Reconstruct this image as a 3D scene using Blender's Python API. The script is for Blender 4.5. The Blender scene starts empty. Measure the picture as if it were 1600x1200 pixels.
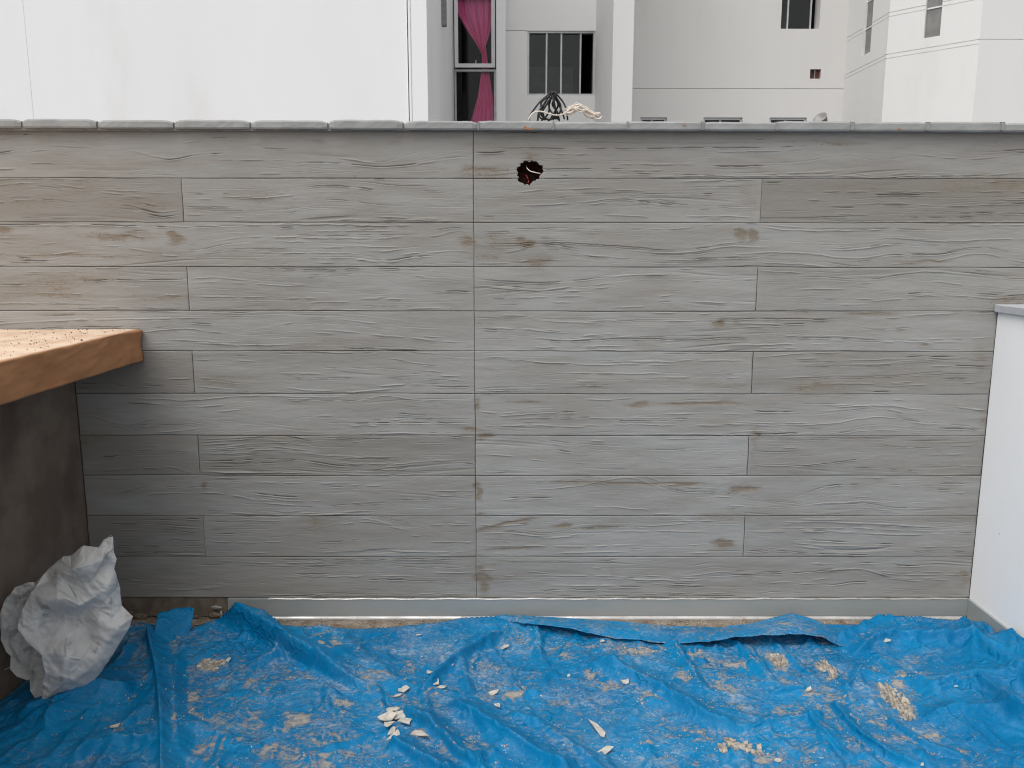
import bpy, bmesh, math, random
import numpy as np
from mathutils import Vector, Matrix

S = bpy.context.scene
COL = S.collection
random.seed(7)

# ---------------------------------------------------------------- camera, sky, sun, exposure
FPX, PITCH, YAW, ROLL, DIST, EYE = 1287.87, 0.1688, 0.0019, -0.0009, 3.0436, 1.45
_cp, _sp, _cy, _sy = math.cos(PITCH), math.sin(PITCH), math.cos(YAW), math.sin(YAW)
_fwd = np.array([_sy*_cp, _cy*_cp, -_sp]); _right = np.array([_cy, -_sy, 0.0]); _down = np.cross(_fwd, _right)
_r2 = math.cos(ROLL)*_right + math.sin(ROLL)*_down
_d2 = -math.sin(ROLL)*_right + math.cos(ROLL)*_down
CAMPOS = np.array([0.0, -DIST, EYE])

cam_data = bpy.data.cameras.new('camera')
cam = bpy.data.objects.new('camera', cam_data); COL.objects.link(cam)
cam_data.sensor_fit = 'HORIZONTAL'; cam_data.sensor_width = 36.0
cam_data.lens = 36.0*FPX/1600.0
cam_data.clip_start = 0.05; cam_data.clip_end = 2000
_m = Matrix(((_r2[0], -_d2[0], -_fwd[0], 0), (_r2[1], -_d2[1], -_fwd[1], -DIST), (_r2[2], -_d2[2], -_fwd[2], EYE), (0, 0, 0, 1)))
cam.matrix_world = _m
S.camera = cam

SUN_EL, SUN_AZ = math.radians(60), math.radians(221)      # high, behind the camera to the left, veiled by cloud
world = bpy.data.worlds.new('World'); S.world = world; world.use_nodes = True
wn = world.node_tree.nodes; wl = world.node_tree.links
bg = wn['Background']
sky = wn.new('ShaderNodeTexSky'); sky.sky_type = 'NISHITA'; sky.sun_disc = False
sky.sun_elevation = SUN_EL; sky.sun_rotation = SUN_AZ
sky.air_density = 1.0; sky.dust_density = 3.0; sky.ozone_density = 1.0
hs = wn.new('ShaderNodeHueSaturation'); hs.inputs['Saturation'].default_value = 0.06
wl.new(sky.outputs[0], hs.inputs['Color']); wl.new(hs.outputs[0], bg.inputs['Color'])
bg.inputs['Strength'].default_value = 0.15
sun_d = bpy.data.lights.new('sun', 'SUN'); sun_d.energy = 1.0; sun_d.angle = math.radians(60); sun_d.color = (1.0, 0.96, 0.91)
sun = bpy.data.objects.new('sun', sun_d); COL.objects.link(sun)
_sd = Vector((math.sin(SUN_AZ)*math.cos(SUN_EL), math.cos(SUN_AZ)*math.cos(SUN_EL), math.sin(SUN_EL)))
sun.rotation_euler = (-_sd).to_track_quat('-Z', 'Y').to_euler()
sun.location = (3, -4, 8)
S.view_settings.view_transform = 'Standard'; S.view_settings.look = 'None'
S.view_settings.gamma = 1.0; S.view_settings.use_curve_mapping = False
S.view_settings.exposure = 0.44
S.render.engine = 'CYCLES'
S.cycles.filter_width = 1.1; S.cycles.max_bounces = 6; S.cycles.diffuse_bounces = 4; S.cycles.glossy_bounces = 3; S.cycles.transmission_bounces = 4
S.cycles.transparent_max_bounces = 8; S.cycles.caustics_reflective = False; S.cycles.caustics_refractive = False

# ---------------------------------------------------------------- helpers
def ray(u, v):
    return _r2*((u-800)/FPX) + _d2*((v-600)/FPX) + _fwd
def at_y(u, v, Y=0.0):                       # the point of the vertical plane y = Y that is seen at photo pixel (u, v)
    d = ray(u, v); t = (Y-CAMPOS[1])/d[1]; return CAMPOS+t*d
def at_z(u, v, Z=0.0):                       # the point of the level plane z = Z
    d = ray(u, v); t = (Z-CAMPOS[2])/d[2]; return CAMPOS+t*d
def smooth(x): x = np.clip(x, 0, 1); return x*x*(3-2*x)

def _hash(ix, iy, seed):
    n = (ix*374761393 + iy*668265263 + seed*974634777) & 0xFFFFFFFF
    n = ((n ^ (n >> 13))*1274126177) & 0xFFFFFFFF
    n = n ^ (n >> 16)
    return (n & 0xFFFFFF)/float(0xFFFFFF)
def vnoise(x, y, seed=0):                    # smooth value noise, -1..1
    x = np.asarray(x, float); y = np.asarray(y, float)
    ix = np.floor(x).astype(np.int64); iy = np.floor(y).astype(np.int64)
    fx = x-ix; fy = y-iy
    fx = fx*fx*fx*(fx*(fx*6-15)+10); fy = fy*fy*fy*(fy*(fy*6-15)+10)
    a = _hash(ix, iy, seed); b = _hash(ix+1, iy, seed); c = _hash(ix, iy+1, seed); d = _hash(ix+1, iy+1, seed)
    return ((a*(1-fx)+b*fx)*(1-fy)+(c*(1-fx)+d*fx)*fy)*2-1
def fbm(x, y, seed=0, octs=4, gain=0.5):
    s = 0; a = 1; t = 0
    for o in range(octs):
        s = s+a*vnoise(x*2**o+o*17.3, y*2**o+o*9.1, seed+o*31); t += a; a *= gain
    return s/t

def link(name, me, mat, parent=None):
    o = bpy.data.objects.new(name, me); COL.objects.link(o)
    if mat is not None and not me.materials: me.materials.append(mat)
    if parent is not None: o.parent = parent
    return o
def tag(o, label=None, cat=None, group=None, kind=None):
    if label: o['label'] = label
    if cat: o['category'] = cat
    if group: o['group'] = group
    if kind: o['kind'] = kind
    return o
def thing(name, label, cat, group=None):
    o = bpy.data.objects.new(name, None); COL.objects.link(o); o.empty_display_size = 0.1
    return tag(o, label, cat, group)
def mesh_py(name, vs, fs, smooth_=False):
    me = bpy.data.meshes.new(name); me.from_pydata([tuple(v) for v in vs], [], [tuple(f) for f in fs]); me.update()
    if smooth_: me.polygons.foreach_set('use_smooth', [True]*len(me.polygons))
    return me
def mesh_np(name, V, F, smooth_=True, attrs=None):
    """V (n,3), F (m,4) quads"""
    me = bpy.data.meshes.new(name)
    me.vertices.add(len(V)); me.vertices.foreach_set('co', np.ascontiguousarray(V, dtype=np.float32).ravel())
    k = F.shape[1]
    me.loops.add(len(F)*k); me.loops.foreach_set('vertex_index', np.ascontiguousarray(F, dtype=np.int32).ravel())
    me.polygons.add(len(F)); me.polygons.foreach_set('loop_start', np.arange(0, len(F)*k, k, dtype=np.int32))
    me.polygons.foreach_set('use_smooth', np.full(len(F), smooth_))
    me.update(calc_edges=True); me.validate()
    for n, a in (attrs or {}).items():
        at = me.attributes.new(n, 'FLOAT', 'POINT'); at.data.foreach_set('value', np.ascontiguousarray(a, dtype=np.float32).ravel())
    return me
def grid_faces(nr, nc):
    i = np.arange(nr*nc).reshape(nr, nc)
    return np.stack([i[:-1, :-1], i[:-1, 1:], i[1:, 1:], i[1:, :-1]], -1).reshape(-1, 4)
def box_bm(bm, x0, x1, y0, y1, z0, z1):
    v = [bm.verts.new(p) for p in ((x0,y0,z0),(x1,y0,z0),(x1,y1,z0),(x0,y1,z0),(x0,y0,z1),(x1,y0,z1),(x1,y1,z1),(x0,y1,z1))]
    for f in ((3,2,1,0),(4,5,6,7),(0,1,5,4),(1,2,6,5),(2,3,7,6),(3,0,4,7)): bm.faces.new([v[i] for i in f])
def bm_obj(name, bm, mat, parent=None, bevel=0.0, seg=2, smooth_=False):
    if bevel: bmesh.ops.bevel(bm, geom=bm.edges[:], offset=bevel, segments=seg, profile=0.5, affect='EDGES', clamp_overlap=True)
    bmesh.ops.recalc_face_normals(bm, faces=bm.faces[:])
    me = bpy.data.meshes.new(name); bm.to_mesh(me); bm.free()
    if smooth_: me.polygons.foreach_set('use_smooth', [True]*len(me.polygons))
    return link(name, me, mat, parent)
def box(name, x0, x1, y0, y1, z0, z1, mat, parent=None, bevel=0.0):
    bm = bmesh.new(); box_bm(bm, x0, x1, y0, y1, z0, z1); return bm_obj(name, bm, mat, parent, bevel)
def spline(P, n):
    """Catmull-Rom through P"""
    P = np.asarray(P, float); Q = np.vstack([2*P[0]-P[1], P, 2*P[-1]-P[-2]]); out = []
    m = len(P)-1
    for t in np.linspace(0, m-1e-6, n):
        i = int(t); f = t-i; a, b, c, d = Q[i:i+4]
        out.append(0.5*((2*b)+(-a+c)*f+(2*a-5*b+4*c-d)*f*f+(-a+3*b-3*c+d)*f**3))
    return np.array(out)
def tube_bm(bm, P, r, sides=6):
    P = [Vector(p) for p in P]; rings = []
    up = Vector((0.13, 0.7, 0.31))
    for i, p in enumerate(P):
        t = (P[min(i+1, len(P)-1)]-P[max(i-1, 0)]).normalized()
        a = t.cross(up).normalized(); b = t.cross(a)
        rings.append([bm.verts.new(p+(a*math.cos(2*math.pi*k/sides)+b*math.sin(2*math.pi*k/sides))*r) for k in range(sides)])
    for A, B in zip(rings, rings[1:]):
        for k in range(sides): bm.faces.new((A[k], A[(k+1) % sides], B[(k+1) % sides], B[k]))
    bm.faces.new(rings[0][::-1]); bm.faces.new(rings[-1])
def seg_dist(X, Y, poly):
    """distance to a polyline, signed side and position 0..1 along it"""
    poly = np.asarray(poly, float); L = np.r_[0, np.cumsum(np.linalg.norm(np.diff(poly, axis=0), axis=1))]
    best = np.full(X.shape, 1e9); sd = np.zeros(X.shape); tt = np.zeros(X.shape)
    for i in range(len(poly)-1):
        a = poly[i]; d = poly[i+1]-a; l2 = d@d
        t = np.clip(((X-a[0])*d[0]+(Y-a[1])*d[1])/l2, 0, 1)
        dx = X-a[0]-t*d[0]; dy = Y-a[1]-t*d[1]; q = np.hypot(dx, dy)
        s = np.sign(d[0]*(Y-a[1])-d[1]*(X-a[0])); m = q < best
        best[m] = q[m]; sd[m] = s[m]; tt[m] = (L[i]+t[m]*math.sqrt(l2))/L[-1]
    return best, sd, tt

# ---------------------------------------------------------------- materials
class NT:
    def __init__(s, name):
        s.m = bpy.data.materials.new(name); s.m.use_nodes = True
        s.n = s.m.node_tree.nodes; s.l = s.m.node_tree.links; s.b = s.n['Principled BSDF']; s.out = s.n['Material Output']
        s._co = None
    def node(s, t, **kw):
        n = s.n.new(t)
        for k, v in kw.items(): setattr(n, k, v)
        return n
    def co(s):
        if s._co is None: s._co = s.node('ShaderNodeTexCoord').outputs['Object']
        return s._co
    def mapped(s, scale, loc=(0,0,0)):
        m = s.node('ShaderNodeMapping'); m.inputs['Scale'].default_value = scale; m.inputs['Location'].default_value = loc
        s.l.new(s.co(), m.inputs['Vector']); return m.outputs[0]
    def noise(s, scale, detail=4, rough=0.55, mp=(1,1,1), loc=(0,0,0), dist=0.0):
        n = s.node('ShaderNodeTexNoise'); n.inputs['Scale'].default_value = scale; n.inputs['Detail'].default_value = detail
        n.inputs['Roughness'].default_value = rough; n.inputs['Distortion'].default_value = dist
        s.l.new(s.mapped(mp, loc), n.inputs['Vector']); return n.outputs['Fac']
    def voro(s, scale, mp=(1,1,1), feature='F1', out='Distance'):
        n = s.node('ShaderNodeTexVoronoi'); n.feature = feature; n.inputs['Scale'].default_value = scale
        s.l.new(s.mapped(mp), n.inputs['Vector']); return n.outputs[out]
    def attr(s, name):
        n = s.node('ShaderNodeAttribute'); n.attribute_name = name; return n.outputs['Fac']
    def ramp(s, fac, lo, hi, a=0.0, b=1.0):
        n = s.node('ShaderNodeMapRange'); n.interpolation_type = 'SMOOTHSTEP'
        for i, v in enumerate((lo, hi, a, b)): n.inputs[i+1].default_value = v
        s.l.new(fac, n.inputs[0]); return n.outputs[0]
    def math(s, op, a, b=None):
        n = s.node('ShaderNodeMath', operation=op)
        for i, v in enumerate((a, b)):
            if v is None: continue
            if isinstance(v, (int, float)): n.inputs[i].default_value = v
            else: s.l.new(v, n.inputs[i])
        return n.outputs[0]
    def mix(s, fac, a, b, blend='MIX'):
        n = s.node('ShaderNodeMix'); n.data_type = 'RGBA'; n.blend_type = blend
        for sock, v in ((n.inputs[0], fac), (n.inputs[6], a), (n.inputs[7], b)):
            if isinstance(v, (int, float)): sock.default_value = v
            elif isinstance(v, tuple): sock.default_value = v if len(v) == 4 else (*v, 1)
            else: s.l.new(v, sock)
        return n.outputs[2]
    def bump(s, h, strength, dist, prev=None):
        n = s.node('ShaderNodeBump'); n.inputs['Strength'].default_value = strength; n.inputs['Distance'].default_value = dist
        s.l.new(h, n.inputs['Height'])
        if prev is not None: s.l.new(prev, n.inputs['Normal'])
        return n.outputs[0]
    def done(s, color, rough=0.8, normal=None, metal=0.0, spec=None):
        def put(k, v):
            if isinstance(v, (int, float)): s.b.inputs[k].default_value = v
            elif isinstance(v, tuple): s.b.inputs[k].default_value = (*v, 1)
            else: s.l.new(v, s.b.inputs[k])
        put('Base Color', color); put('Roughness', rough); put('Metallic', metal)
        if spec is not None: put('Specular IOR Level', spec)
        if normal is not None: s.l.new(normal, s.b.inputs['Normal'])
        return s.m

def mat_plank():
    t = NT('grey_plank_plaster')
    base = t.mix(t.ramp(t.noise(1.6, 5, 0.6, (1,1,5)), 0.36, 0.64), (0.270,0.257,0.238), (0.318,0.312,0.298))
    streak = t.noise(4, 6, 0.62, (1,1,9), (3.1,0,1.7), 0.8)
    base = t.mix(t.ramp(streak, 0.50, 0.74, 0, 0.52), base, (0.222,0.200,0.172))
    base = t.mix(t.ramp(t.noise(2.3, 4, 0.6, (1,1,3), (9,0,4)), 0.56, 0.76, 0, 0.42), base, (0.245,0.228,0.185))
    tone = t.attr('tone')
    base = t.mix(t.ramp(tone, 0.0, 1.0, 0, 0.95), base, (0.196,0.180,0.157))
    cool = t.ramp(t.noise(3.4, 3, 0.5, (1,1,4), (1,0,8)), 0.55, 0.72, 0, 0.4)
    base = t.mix(cool, base, (0.300,0.312,0.308))
    # bare brown render where the grey coat has worn off
    st = t.attr('stain')
    base = t.mix(t.ramp(st, 0.04, 0.55, 0, 0.62), base, (0.212,0.186,0.155))
    n1 = t.noise(38, 7, 0.75, (1,1,2.4)); n2 = t.noise(150, 3, 0.6, (1,1,1.5))
    e = t.math('ADD', st, t.math('MULTIPLY', t.math('ADD', t.math('SUBTRACT', n1, 0.5), t.math('MULTIPLY', t.math('SUBTRACT', n2, 0.5), 0.7)), 1.7))
    brown = t.mix(t.noise(30, 3), (0.155,0.121,0.090), (0.245,0.205,0.160))
    base = t.mix(t.ramp(e, 0.42, 0.62, 0, 0.9), base, brown)
    # scattered pin chips
    chips = t.ramp(t.noise(55, 2, 0.5, (1,1,3.5), (4,0,2)), 0.71, 0.76, 0, 0.6)
    base = t.mix(chips, base, (0.145,0.110,0.082))
    gr = t.attr('groove')
    base = t.mix(t.ramp(gr, 0.15, 0.9, 0, 0.70), base, (0.060,0.050,0.041))  # occlusion shade of the cuts painted into the colour, together with dirt
    sc = t.ramp(t.noise(9, 4, 0.6, (1,1,24), (2,0,5), 0.4), 0.64, 0.69, 0, 0.12)
    base = t.mix(sc, base, (0.15,0.135,0.118))
    fine = t.noise(240, 3, 0.6, (0.35,1,1))
    h = t.math('ADD', t.math('MULTIPLY', t.noise(14, 5, 0.6, (1,1,6), (7,0,3), 0.5), 0.7), t.math('MULTIPLY', fine, 0.25))
    return t.done(base, t.ramp(n1, 0.3, 0.7, 0.62, 0.85), t.bump(h, 0.30, 0.004), spec=0.3)

def mat_simple(name, c1, c2, scale, rough=0.85, bump=0.3, bd=0.004, mp=(1,1,1), c3=None, s3=20, lo3=0.6, hi3=0.7, spec=0.3, metal=0.0):
    t = NT(name)
    n = t.noise(scale, 5, 0.6, mp)
    c = t.mix(t.ramp(n, 0.35, 0.65), c1, c2)
    if c3: c = t.mix(t.ramp(t.noise(s3, 4, 0.6, mp, (5,2,1)), lo3, hi3, 0, 0.85), c, c3)
    fine = t.noise(scale*14, 3, 0.6, mp)
    nm = t.bump(t.math('ADD', fine, t.math('MULTIPLY', n, 1.5)), bump, bd) if bump else None
    return t.done(c, rough, nm, metal, spec)

def mat_tarp():
    t = NT('blue_tarpaulin')
    n = t.noise(3.0, 4, 0.6)
    c = t.mix(t.ramp(n, 0.3, 0.7), (0.0,0.128,0.295), (0.0005,0.178,0.385))
    # weave of the woven plastic
    d = t.attr('dust')
    n1 = t.noise(22, 8, 0.74, (1,1.5,1), (0,0,0), 0.5); n2 = t.noise(75, 5, 0.7); n3 = t.noise(6, 5, 0.65, (1,1,1), (4,7,0))
    # thin pale film of dust, scuffs
    film = t.math('ADD', t.math('MULTIPLY', t.ramp(n3, 0.40, 0.70, 0, 0.55), t.ramp(n2, 0.35, 0.65)), t.math('MULTIPLY', t.ramp(t.noise(28, 7, 0.75, (1,1.6,1), (8,1,0), 0.8), 0.50, 0.70), 0.34))
    film = t.math('MULTIPLY', t.math('MINIMUM', t.math('MULTIPLY', t.math('MULTIPLY', film, 1.5), t.ramp(t.noise(4.2, 5, 0.62, (1,1.3,1), (3,9,0), 0.6), 0.40, 0.64, 0.20, 1.0)), 0.85), t.ramp(t.attr('clean'), 0, 1, 1.0, 0.10))
    c = t.mix(film, c, (0.36,0.38,0.40))
    # white flecks
    scr = t.math('MULTIPLY', t.ramp(t.noise(16, 6, 0.7, (1,5,1), (6,2,1), 2.2), 0.63, 0.67), t.ramp(t.attr('clean'), 0, 1, 0.55, 0.2))
    c = t.mix(scr, c, (0.40,0.43,0.46))
    fl = t.math('MULTIPLY', t.ramp(t.noise(110, 3, 0.6, (1,1.4,1), (1,3,2), 0.8), 0.645, 0.70), t.ramp(t.attr('clean'), 0, 1, 0.8, 0.12))
    c = t.mix(fl, c, (0.52,0.52,0.50))
    # sandy dust patches
    e = t.math('ADD', d, t.math('ADD', t.math('MULTIPLY', t.math('SUBTRACT', n1, 0.5), 2.0), t.math('MULTIPLY', t.math('SUBTRACT', n2, 0.5), 1.3)))
    sand = t.mix(t.noise(60, 4, 0.7), (0.255,0.222,0.182), (0.42,0.378,0.325))
    pm = t.ramp(e, 0.34, 0.80, 0, 0.88)
    c = t.mix(pm, c, sand)
    r = t.mix(t.math('MAXIMUM', pm, film), (0.40,0.40,0.40), (0.9,0.9,0.9))
    wv = t.node('ShaderNodeTexVoronoi'); wv.feature = 'DISTANCE_TO_EDGE'; wv.inputs['Scale'].default_value = 9
    wm = t.node('ShaderNodeVectorMath', operation='ADD'); nn = t.node('ShaderNodeTexNoise'); nn.inputs['Scale'].default_value = 7; nn.inputs['Detail'].default_value = 3; t.l.new(t.co(), nn.inputs['Vector'])
    sv = t.node('ShaderNodeVectorMath', operation='SCALE'); sv.inputs['Scale'].default_value = 0.22; t.l.new(nn.outputs['Color'], sv.inputs[0]); t.l.new(t.co(), wm.inputs[0]); t.l.new(sv.outputs[0], wm.inputs[1]); t.l.new(wm.outputs[0], wv.inputs['Vector'])
    cr = t.math('MULTIPLY', t.math('SUBTRACT', 1.0, t.ramp(wv.outputs['Distance'], 0.0, 0.10)), t.ramp(t.noise(5, 3), 0.45, 0.6))
    nm = t.bump(t.math('ADD', t.math('ADD', t.math('MULTIPLY', pm, 1.0), t.math('MULTIPLY', cr, 1.2)), t.math('MULTIPLY', t.noise(45, 6, 0.65), 1.1)), 0.6, 0.005)
    return t.done(c, r, nm, spec=0.14)

def mat_glass(name, tint=(0.55,0.58,0.57), refl=0.07):
    t = NT(name)
    tr = t.node('ShaderNodeBsdfTransparent'); tr.inputs[0].default_value = (*tint, 1)
    gl = t.node('ShaderNodeBsdfGlossy'); gl.inputs['Roughness'].default_value = 0.03
    fr = t.node('ShaderNodeFresnel'); fr.inputs['IOR'].default_value = 1.45
    f = t.math('ADD', fr.outputs[0], refl-0.034)
    mx = t.node('ShaderNodeMixShader'); t.l.new(f, mx.inputs[0]); t.l.new(tr.outputs[0], mx.inputs[1]); t.l.new(gl.outputs[0], mx.inputs[2])
    t.l.new(mx.outputs[0], t.out.inputs['Surface'])
    return t.m

M = {}
M['plank'] = mat_plank()
M['core'] = mat_simple('brown_render', (0.13,0.105,0.08), (0.20,0.165,0.125), 20)
M['coping'] = mat_simple('grey_painted_brick', (0.275,0.28,0.276), (0.325,0.33,0.324), 9, 0.85, 0.18, 0.004, c3=(0.27,0.26,0.24), s3=14, lo3=0.64, hi3=0.80)
M['mortar'] = mat_simple('grey_mortar', (0.26,0.256,0.248), (0.34,0.335,0.325), 30, 0.9, 0.6, 0.006)
M['brick'] = mat_simple('orange_brick', (0.30,0.13,0.075), (0.40,0.20,0.12), 40, 0.9)
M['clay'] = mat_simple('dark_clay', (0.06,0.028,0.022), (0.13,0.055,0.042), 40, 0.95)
M['flash'] = mat_simple('galvanised_sheet', (0.30,0.33,0.335), (0.335,0.35,0.345), 4, 0.5, 0.12, 0.002, (1,1,3), c3=(0.40,0.36,0.31), s3=7, lo3=0.62, hi3=0.8, metal=0.15, spec=0.5)
M['lip'] = mat_simple('pale_metal', (0.52,0.51,0.49), (0.66,0.65,0.63), 12, 0.35, 0.1, 0.002, c3=(0.45,0.37,0.28), s3=26, lo3=0.6, hi3=0.68, metal=0.5, spec=0.5)  # lip and flange metal, paler than the flashing sheet
M['white'] = mat_simple('white_wall_paint', (0.86,0.86,0.862), (0.885,0.885,0.888), 3, 0.7, 0.12, 0.003, c3=(0.50,0.49,0.47), s3=38, lo3=0.745, hi3=0.77)
M['capstone'] = mat_simple('grey_cap', (0.40,0.41,0.43), (0.48,0.49,0.51), 8, 0.7, 0.3)
def mat_kraft():
    t = NT('kraft_paper')
    n = t.noise(3.5, 5, 0.6); c = t.mix(t.ramp(n, 0.35, 0.65), (0.335,0.155,0.068), (0.395,0.190,0.088))
    c = t.mix(t.ramp(t.noise(6, 4, 0.6, (1,1,1), (5,2,1)), 0.55, 0.75, 0, 0.7), c, (0.30,0.138,0.062))
    d = t.math('MULTIPLY', t.attr('dust'), t.ramp(t.noise(9, 7, 0.7, (1,1,1), (2,6,1)), 0.25, 0.62, 0.35, 0.95))
    c = t.mix(d, c, (0.70,0.555,0.425))
    h = t.math('ADD', t.noise(26, 5, 0.6), t.math('MULTIPLY', n, 1.5))
    return t.done(c, 0.75, t.bump(h, 0.4, 0.006), spec=0.25)
M['kraft'] = mat_kraft()
M['dark_render'] = mat_simple('dark_brown_render', (0.115,0.085,0.066), (0.175,0.138,0.108), 4, 0.9, 0.4, 0.005, c3=(0.09,0.062,0.048), s3=3, lo3=0.5, hi3=0.7)
M['tarp'] = mat_tarp()
M['floor'] = mat_simple('sandy_mortar_floor', (0.27,0.215,0.165), (0.42,0.355,0.29), 18, 0.95, 0.9, 0.012, c3=(0.22,0.12,0.075), s3=22, lo3=0.58, hi3=0.68)
M['sand'] = mat_simple('sand_crumb', (0.30,0.255,0.205), (0.47,0.42,0.36), 60, 0.95, 0.4)
M['flake'] = mat_simple('pale_plaster_flake', (0.42,0.39,0.345), (0.57,0.54,0.485), 50, 0.85, 0.4, 0.002, c3=(0.40,0.34,0.27), s3=40, lo3=0.55, hi3=0.7)
M['mortarcake'] = mat_simple('dried_mortar', (0.37,0.325,0.27), (0.50,0.45,0.385), 50, 0.95, 0.7, 0.004, c3=(0.28,0.235,0.185), s3=60, lo3=0.55, hi3=0.68)
M['sack'] = mat_simple('woven_white_plastic', (0.55,0.55,0.545), (0.66,0.66,0.655), 8, 0.55, 0.3, 0.003, c3=(0.30,0.285,0.265), s3=17, lo3=0.60, hi3=0.72, spec=0.3)
_m = M['sack']; _n = _m.node_tree.nodes; _l = _m.node_tree.links
_tl = _n.new('ShaderNodeBsdfTranslucent'); _tl.inputs[0].default_value = (0.62, 0.62, 0.61, 1); _mx = _n.new('ShaderNodeMixShader'); _mx.inputs[0].default_value = 0.22
_l.new(_n['Principled BSDF'].outputs[0], _mx.inputs[1]); _l.new(_tl.outputs[0], _mx.inputs[2]); _l.new(_mx.outputs[0], _n['Material Output'].inputs['Surface'])
M['black'] = mat_simple('black_cable', (0.012,0.012,0.013), (0.02,0.02,0.02), 30, 0.4, 0)
M['cream'] = mat_simple('cream_cable', (0.66,0.58,0.50), (0.76,0.69,0.61), 30, 0.55, 0)
M['redwire'] = mat_simple('red_wire', (0.30,0.04,0.035), (0.36,0.05,0.04), 30, 0.45, 0)
M['bwhite'] = mat_simple('white_facade', (0.86,0.86,0.868), (0.885,0.885,0.892), 0.8, 0.85, 0.1, 0.004, (1,1,.35), c3=(0.77,0.768,0.765), s3=1.3, lo3=0.55, hi3=0.85)
M['bgrey'] = mat_simple('pale_grey_facade', (0.79,0.79,0.782), (0.82,0.82,0.812), 0.9, 0.9, 0.1, 0.004, (1,1,.3), c3=(0.70,0.695,0.68), s3=2.0, lo3=0.55, hi3=0.85)
M['bbeige'] = mat_simple('pale_beige_facade', (0.70,0.688,0.672), (0.725,0.713,0.697), 0.7, 0.9, 0.1, 0.004, (1,1,.3), c3=(0.65,0.635,0.61), s3=1.6, lo3=0.55, hi3=0.85)
M['bpale'] = mat_simple('off_white_facade', (0.765,0.76,0.75), (0.79,0.785,0.775), 0.7, 0.9, 0.1, 0.004, (1,1,.3), c3=(0.71,0.70,0.68), s3=1.6, lo3=0.55, hi3=0.85)
M['alu'] = mat_simple('aluminium_frame', (0.50,0.51,0.52), (0.58,0.59,0.60), 10, 0.45, 0, metal=0.3)
M['whiteframe'] = mat_simple('white_window_frame', (0.72,0.72,0.73), (0.78,0.78,0.79), 10, 0.5, 0)
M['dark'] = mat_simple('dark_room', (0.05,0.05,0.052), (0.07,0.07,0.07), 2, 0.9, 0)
M['glass'] = mat_glass('window_glass', (0.62,0.64,0.63), 0.03)
M['clear'] = mat_glass('clear_window_glass', (0.99,0.99,0.99), 0.012)
M['frost'] = mat_simple('grey_glass_block', (0.20,0.20,0.195), (0.27,0.265,0.255), 6, 0.25, 0.1, 0.004)
M['pink'] = mat_simple('pink_curtain_cloth', (0.95,0.17,0.43), (0.97,0.22,0.50), 5, 0.8, 0.2, 0.003)
M['ground'] = mat_simple('asphalt_ground', (0.045,0.045,0.045), (0.07,0.068,0.065), 2, 0.95, 0.3, 0.01)
M['maroon'] = mat_simple('maroon_vent', (0.09,0.035,0.03), (0.12,0.05,0.045), 10, 0.7, 0)
M['lampgrey'] = mat_simple('weathered_grey_metal', (0.22,0.215,0.21), (0.30,0.29,0.28), 25, 0.6, 0.2, metal=0.2)

# ================================================================ ground, terrace floor
def slab(name, x0, x1, y0, y1, z0, z1, mat):
    return tag(box(name, x0, x1, y0, y1, z0, z1, mat), kind='structure')
gm = mesh_py('ground', [(-300,-300,-3.2),(300,-300,-3.2),(300,300,-3.2),(-300,300,-3.2)], [(0,1,2,3)])
tag(link('ground', gm, M['ground']), kind='structure')
slab('terrace_floor', -4.5, 4.5, -6.0, 0.30, -0.25, -0.004, M['floor'])

# ================================================================ buildings beyond the wall
Z_LOW, Z_TOP = -3.2, 8.0
def facade(name, p0, p1, holes, mat, parent, z0=Z_LOW, z1=Z_TOP, back=None):
    """A wall from p0 to p1 (plan points, seen from the camera side) with openings: (s0, s1, z0, z1, depth, closed)."""
    p0 = np.array(p0, float); p1 = np.array(p1, float); L = np.linalg.norm(p1-p0); d = (p1-p0)/L
    n = np.array([-d[1], d[0]])                                # points away from the camera when d runs to the right
    def P(s, z, dep=0.0): q = p0+d*s+n*dep; return (q[0], q[1], z)
    xs = sorted({0.0, L, *[min(max(h[k], 0.0), L) for h in holes for k in (0, 1)]}); zs = sorted({z0, z1, *[h[k] for h in holes for k in (2, 3)]})
    bm = bmesh.new()
    def quad(a): bm.faces.new([bm.verts.new(q) for q in a])
    for a, b in zip(xs, xs[1:]):
        for c, e in zip(zs, zs[1:]):
            mx, mz = (a+b)/2, (c+e)/2
            if any(h[0] < mx < h[1] and h[2] < mz < h[3] for h in holes): continue
            quad((P(a,c), P(b,c), P(b,e), P(a,e)))
    for (a, b, c, e, dep, closed) in holes:
        a = max(a, 0); b = min(b, L)
        quad((P(a,c), P(a,c,dep), P(b,c,dep), P(b,c))); quad((P(a,e), P(b,e), P(b,e,dep), P(a,e,dep)))
        quad((P(a,c), P(a,e), P(a,e,dep), P(a,c,dep))); quad((P(b,c), P(b,c,dep), P(b,e,dep), P(b,e)))
        if closed: quad((P(a,c,dep), P(a,e,dep), P(b,e,dep), P(b,c,dep)))
    T = 0.30
    if any(not h[5] for h in holes) is False or True:
        quad((P(0,z0), P(0,z1), P(0,z1,T), P(0,z0,T))); quad((P(L,z0), P(L,z0,T), P(L,z1,T), P(L,z1))); quad((P(0,z1), P(L,z1), P(L,z1,T), P(0,z1,T)))
    bmesh.ops.remove_doubles(bm, verts=bm.verts[:], dist=1e-5)
    me = bpy.data.meshes.new(name); bm.to_mesh(me); bm.free()
    return link(name, me, mat, parent), P
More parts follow.
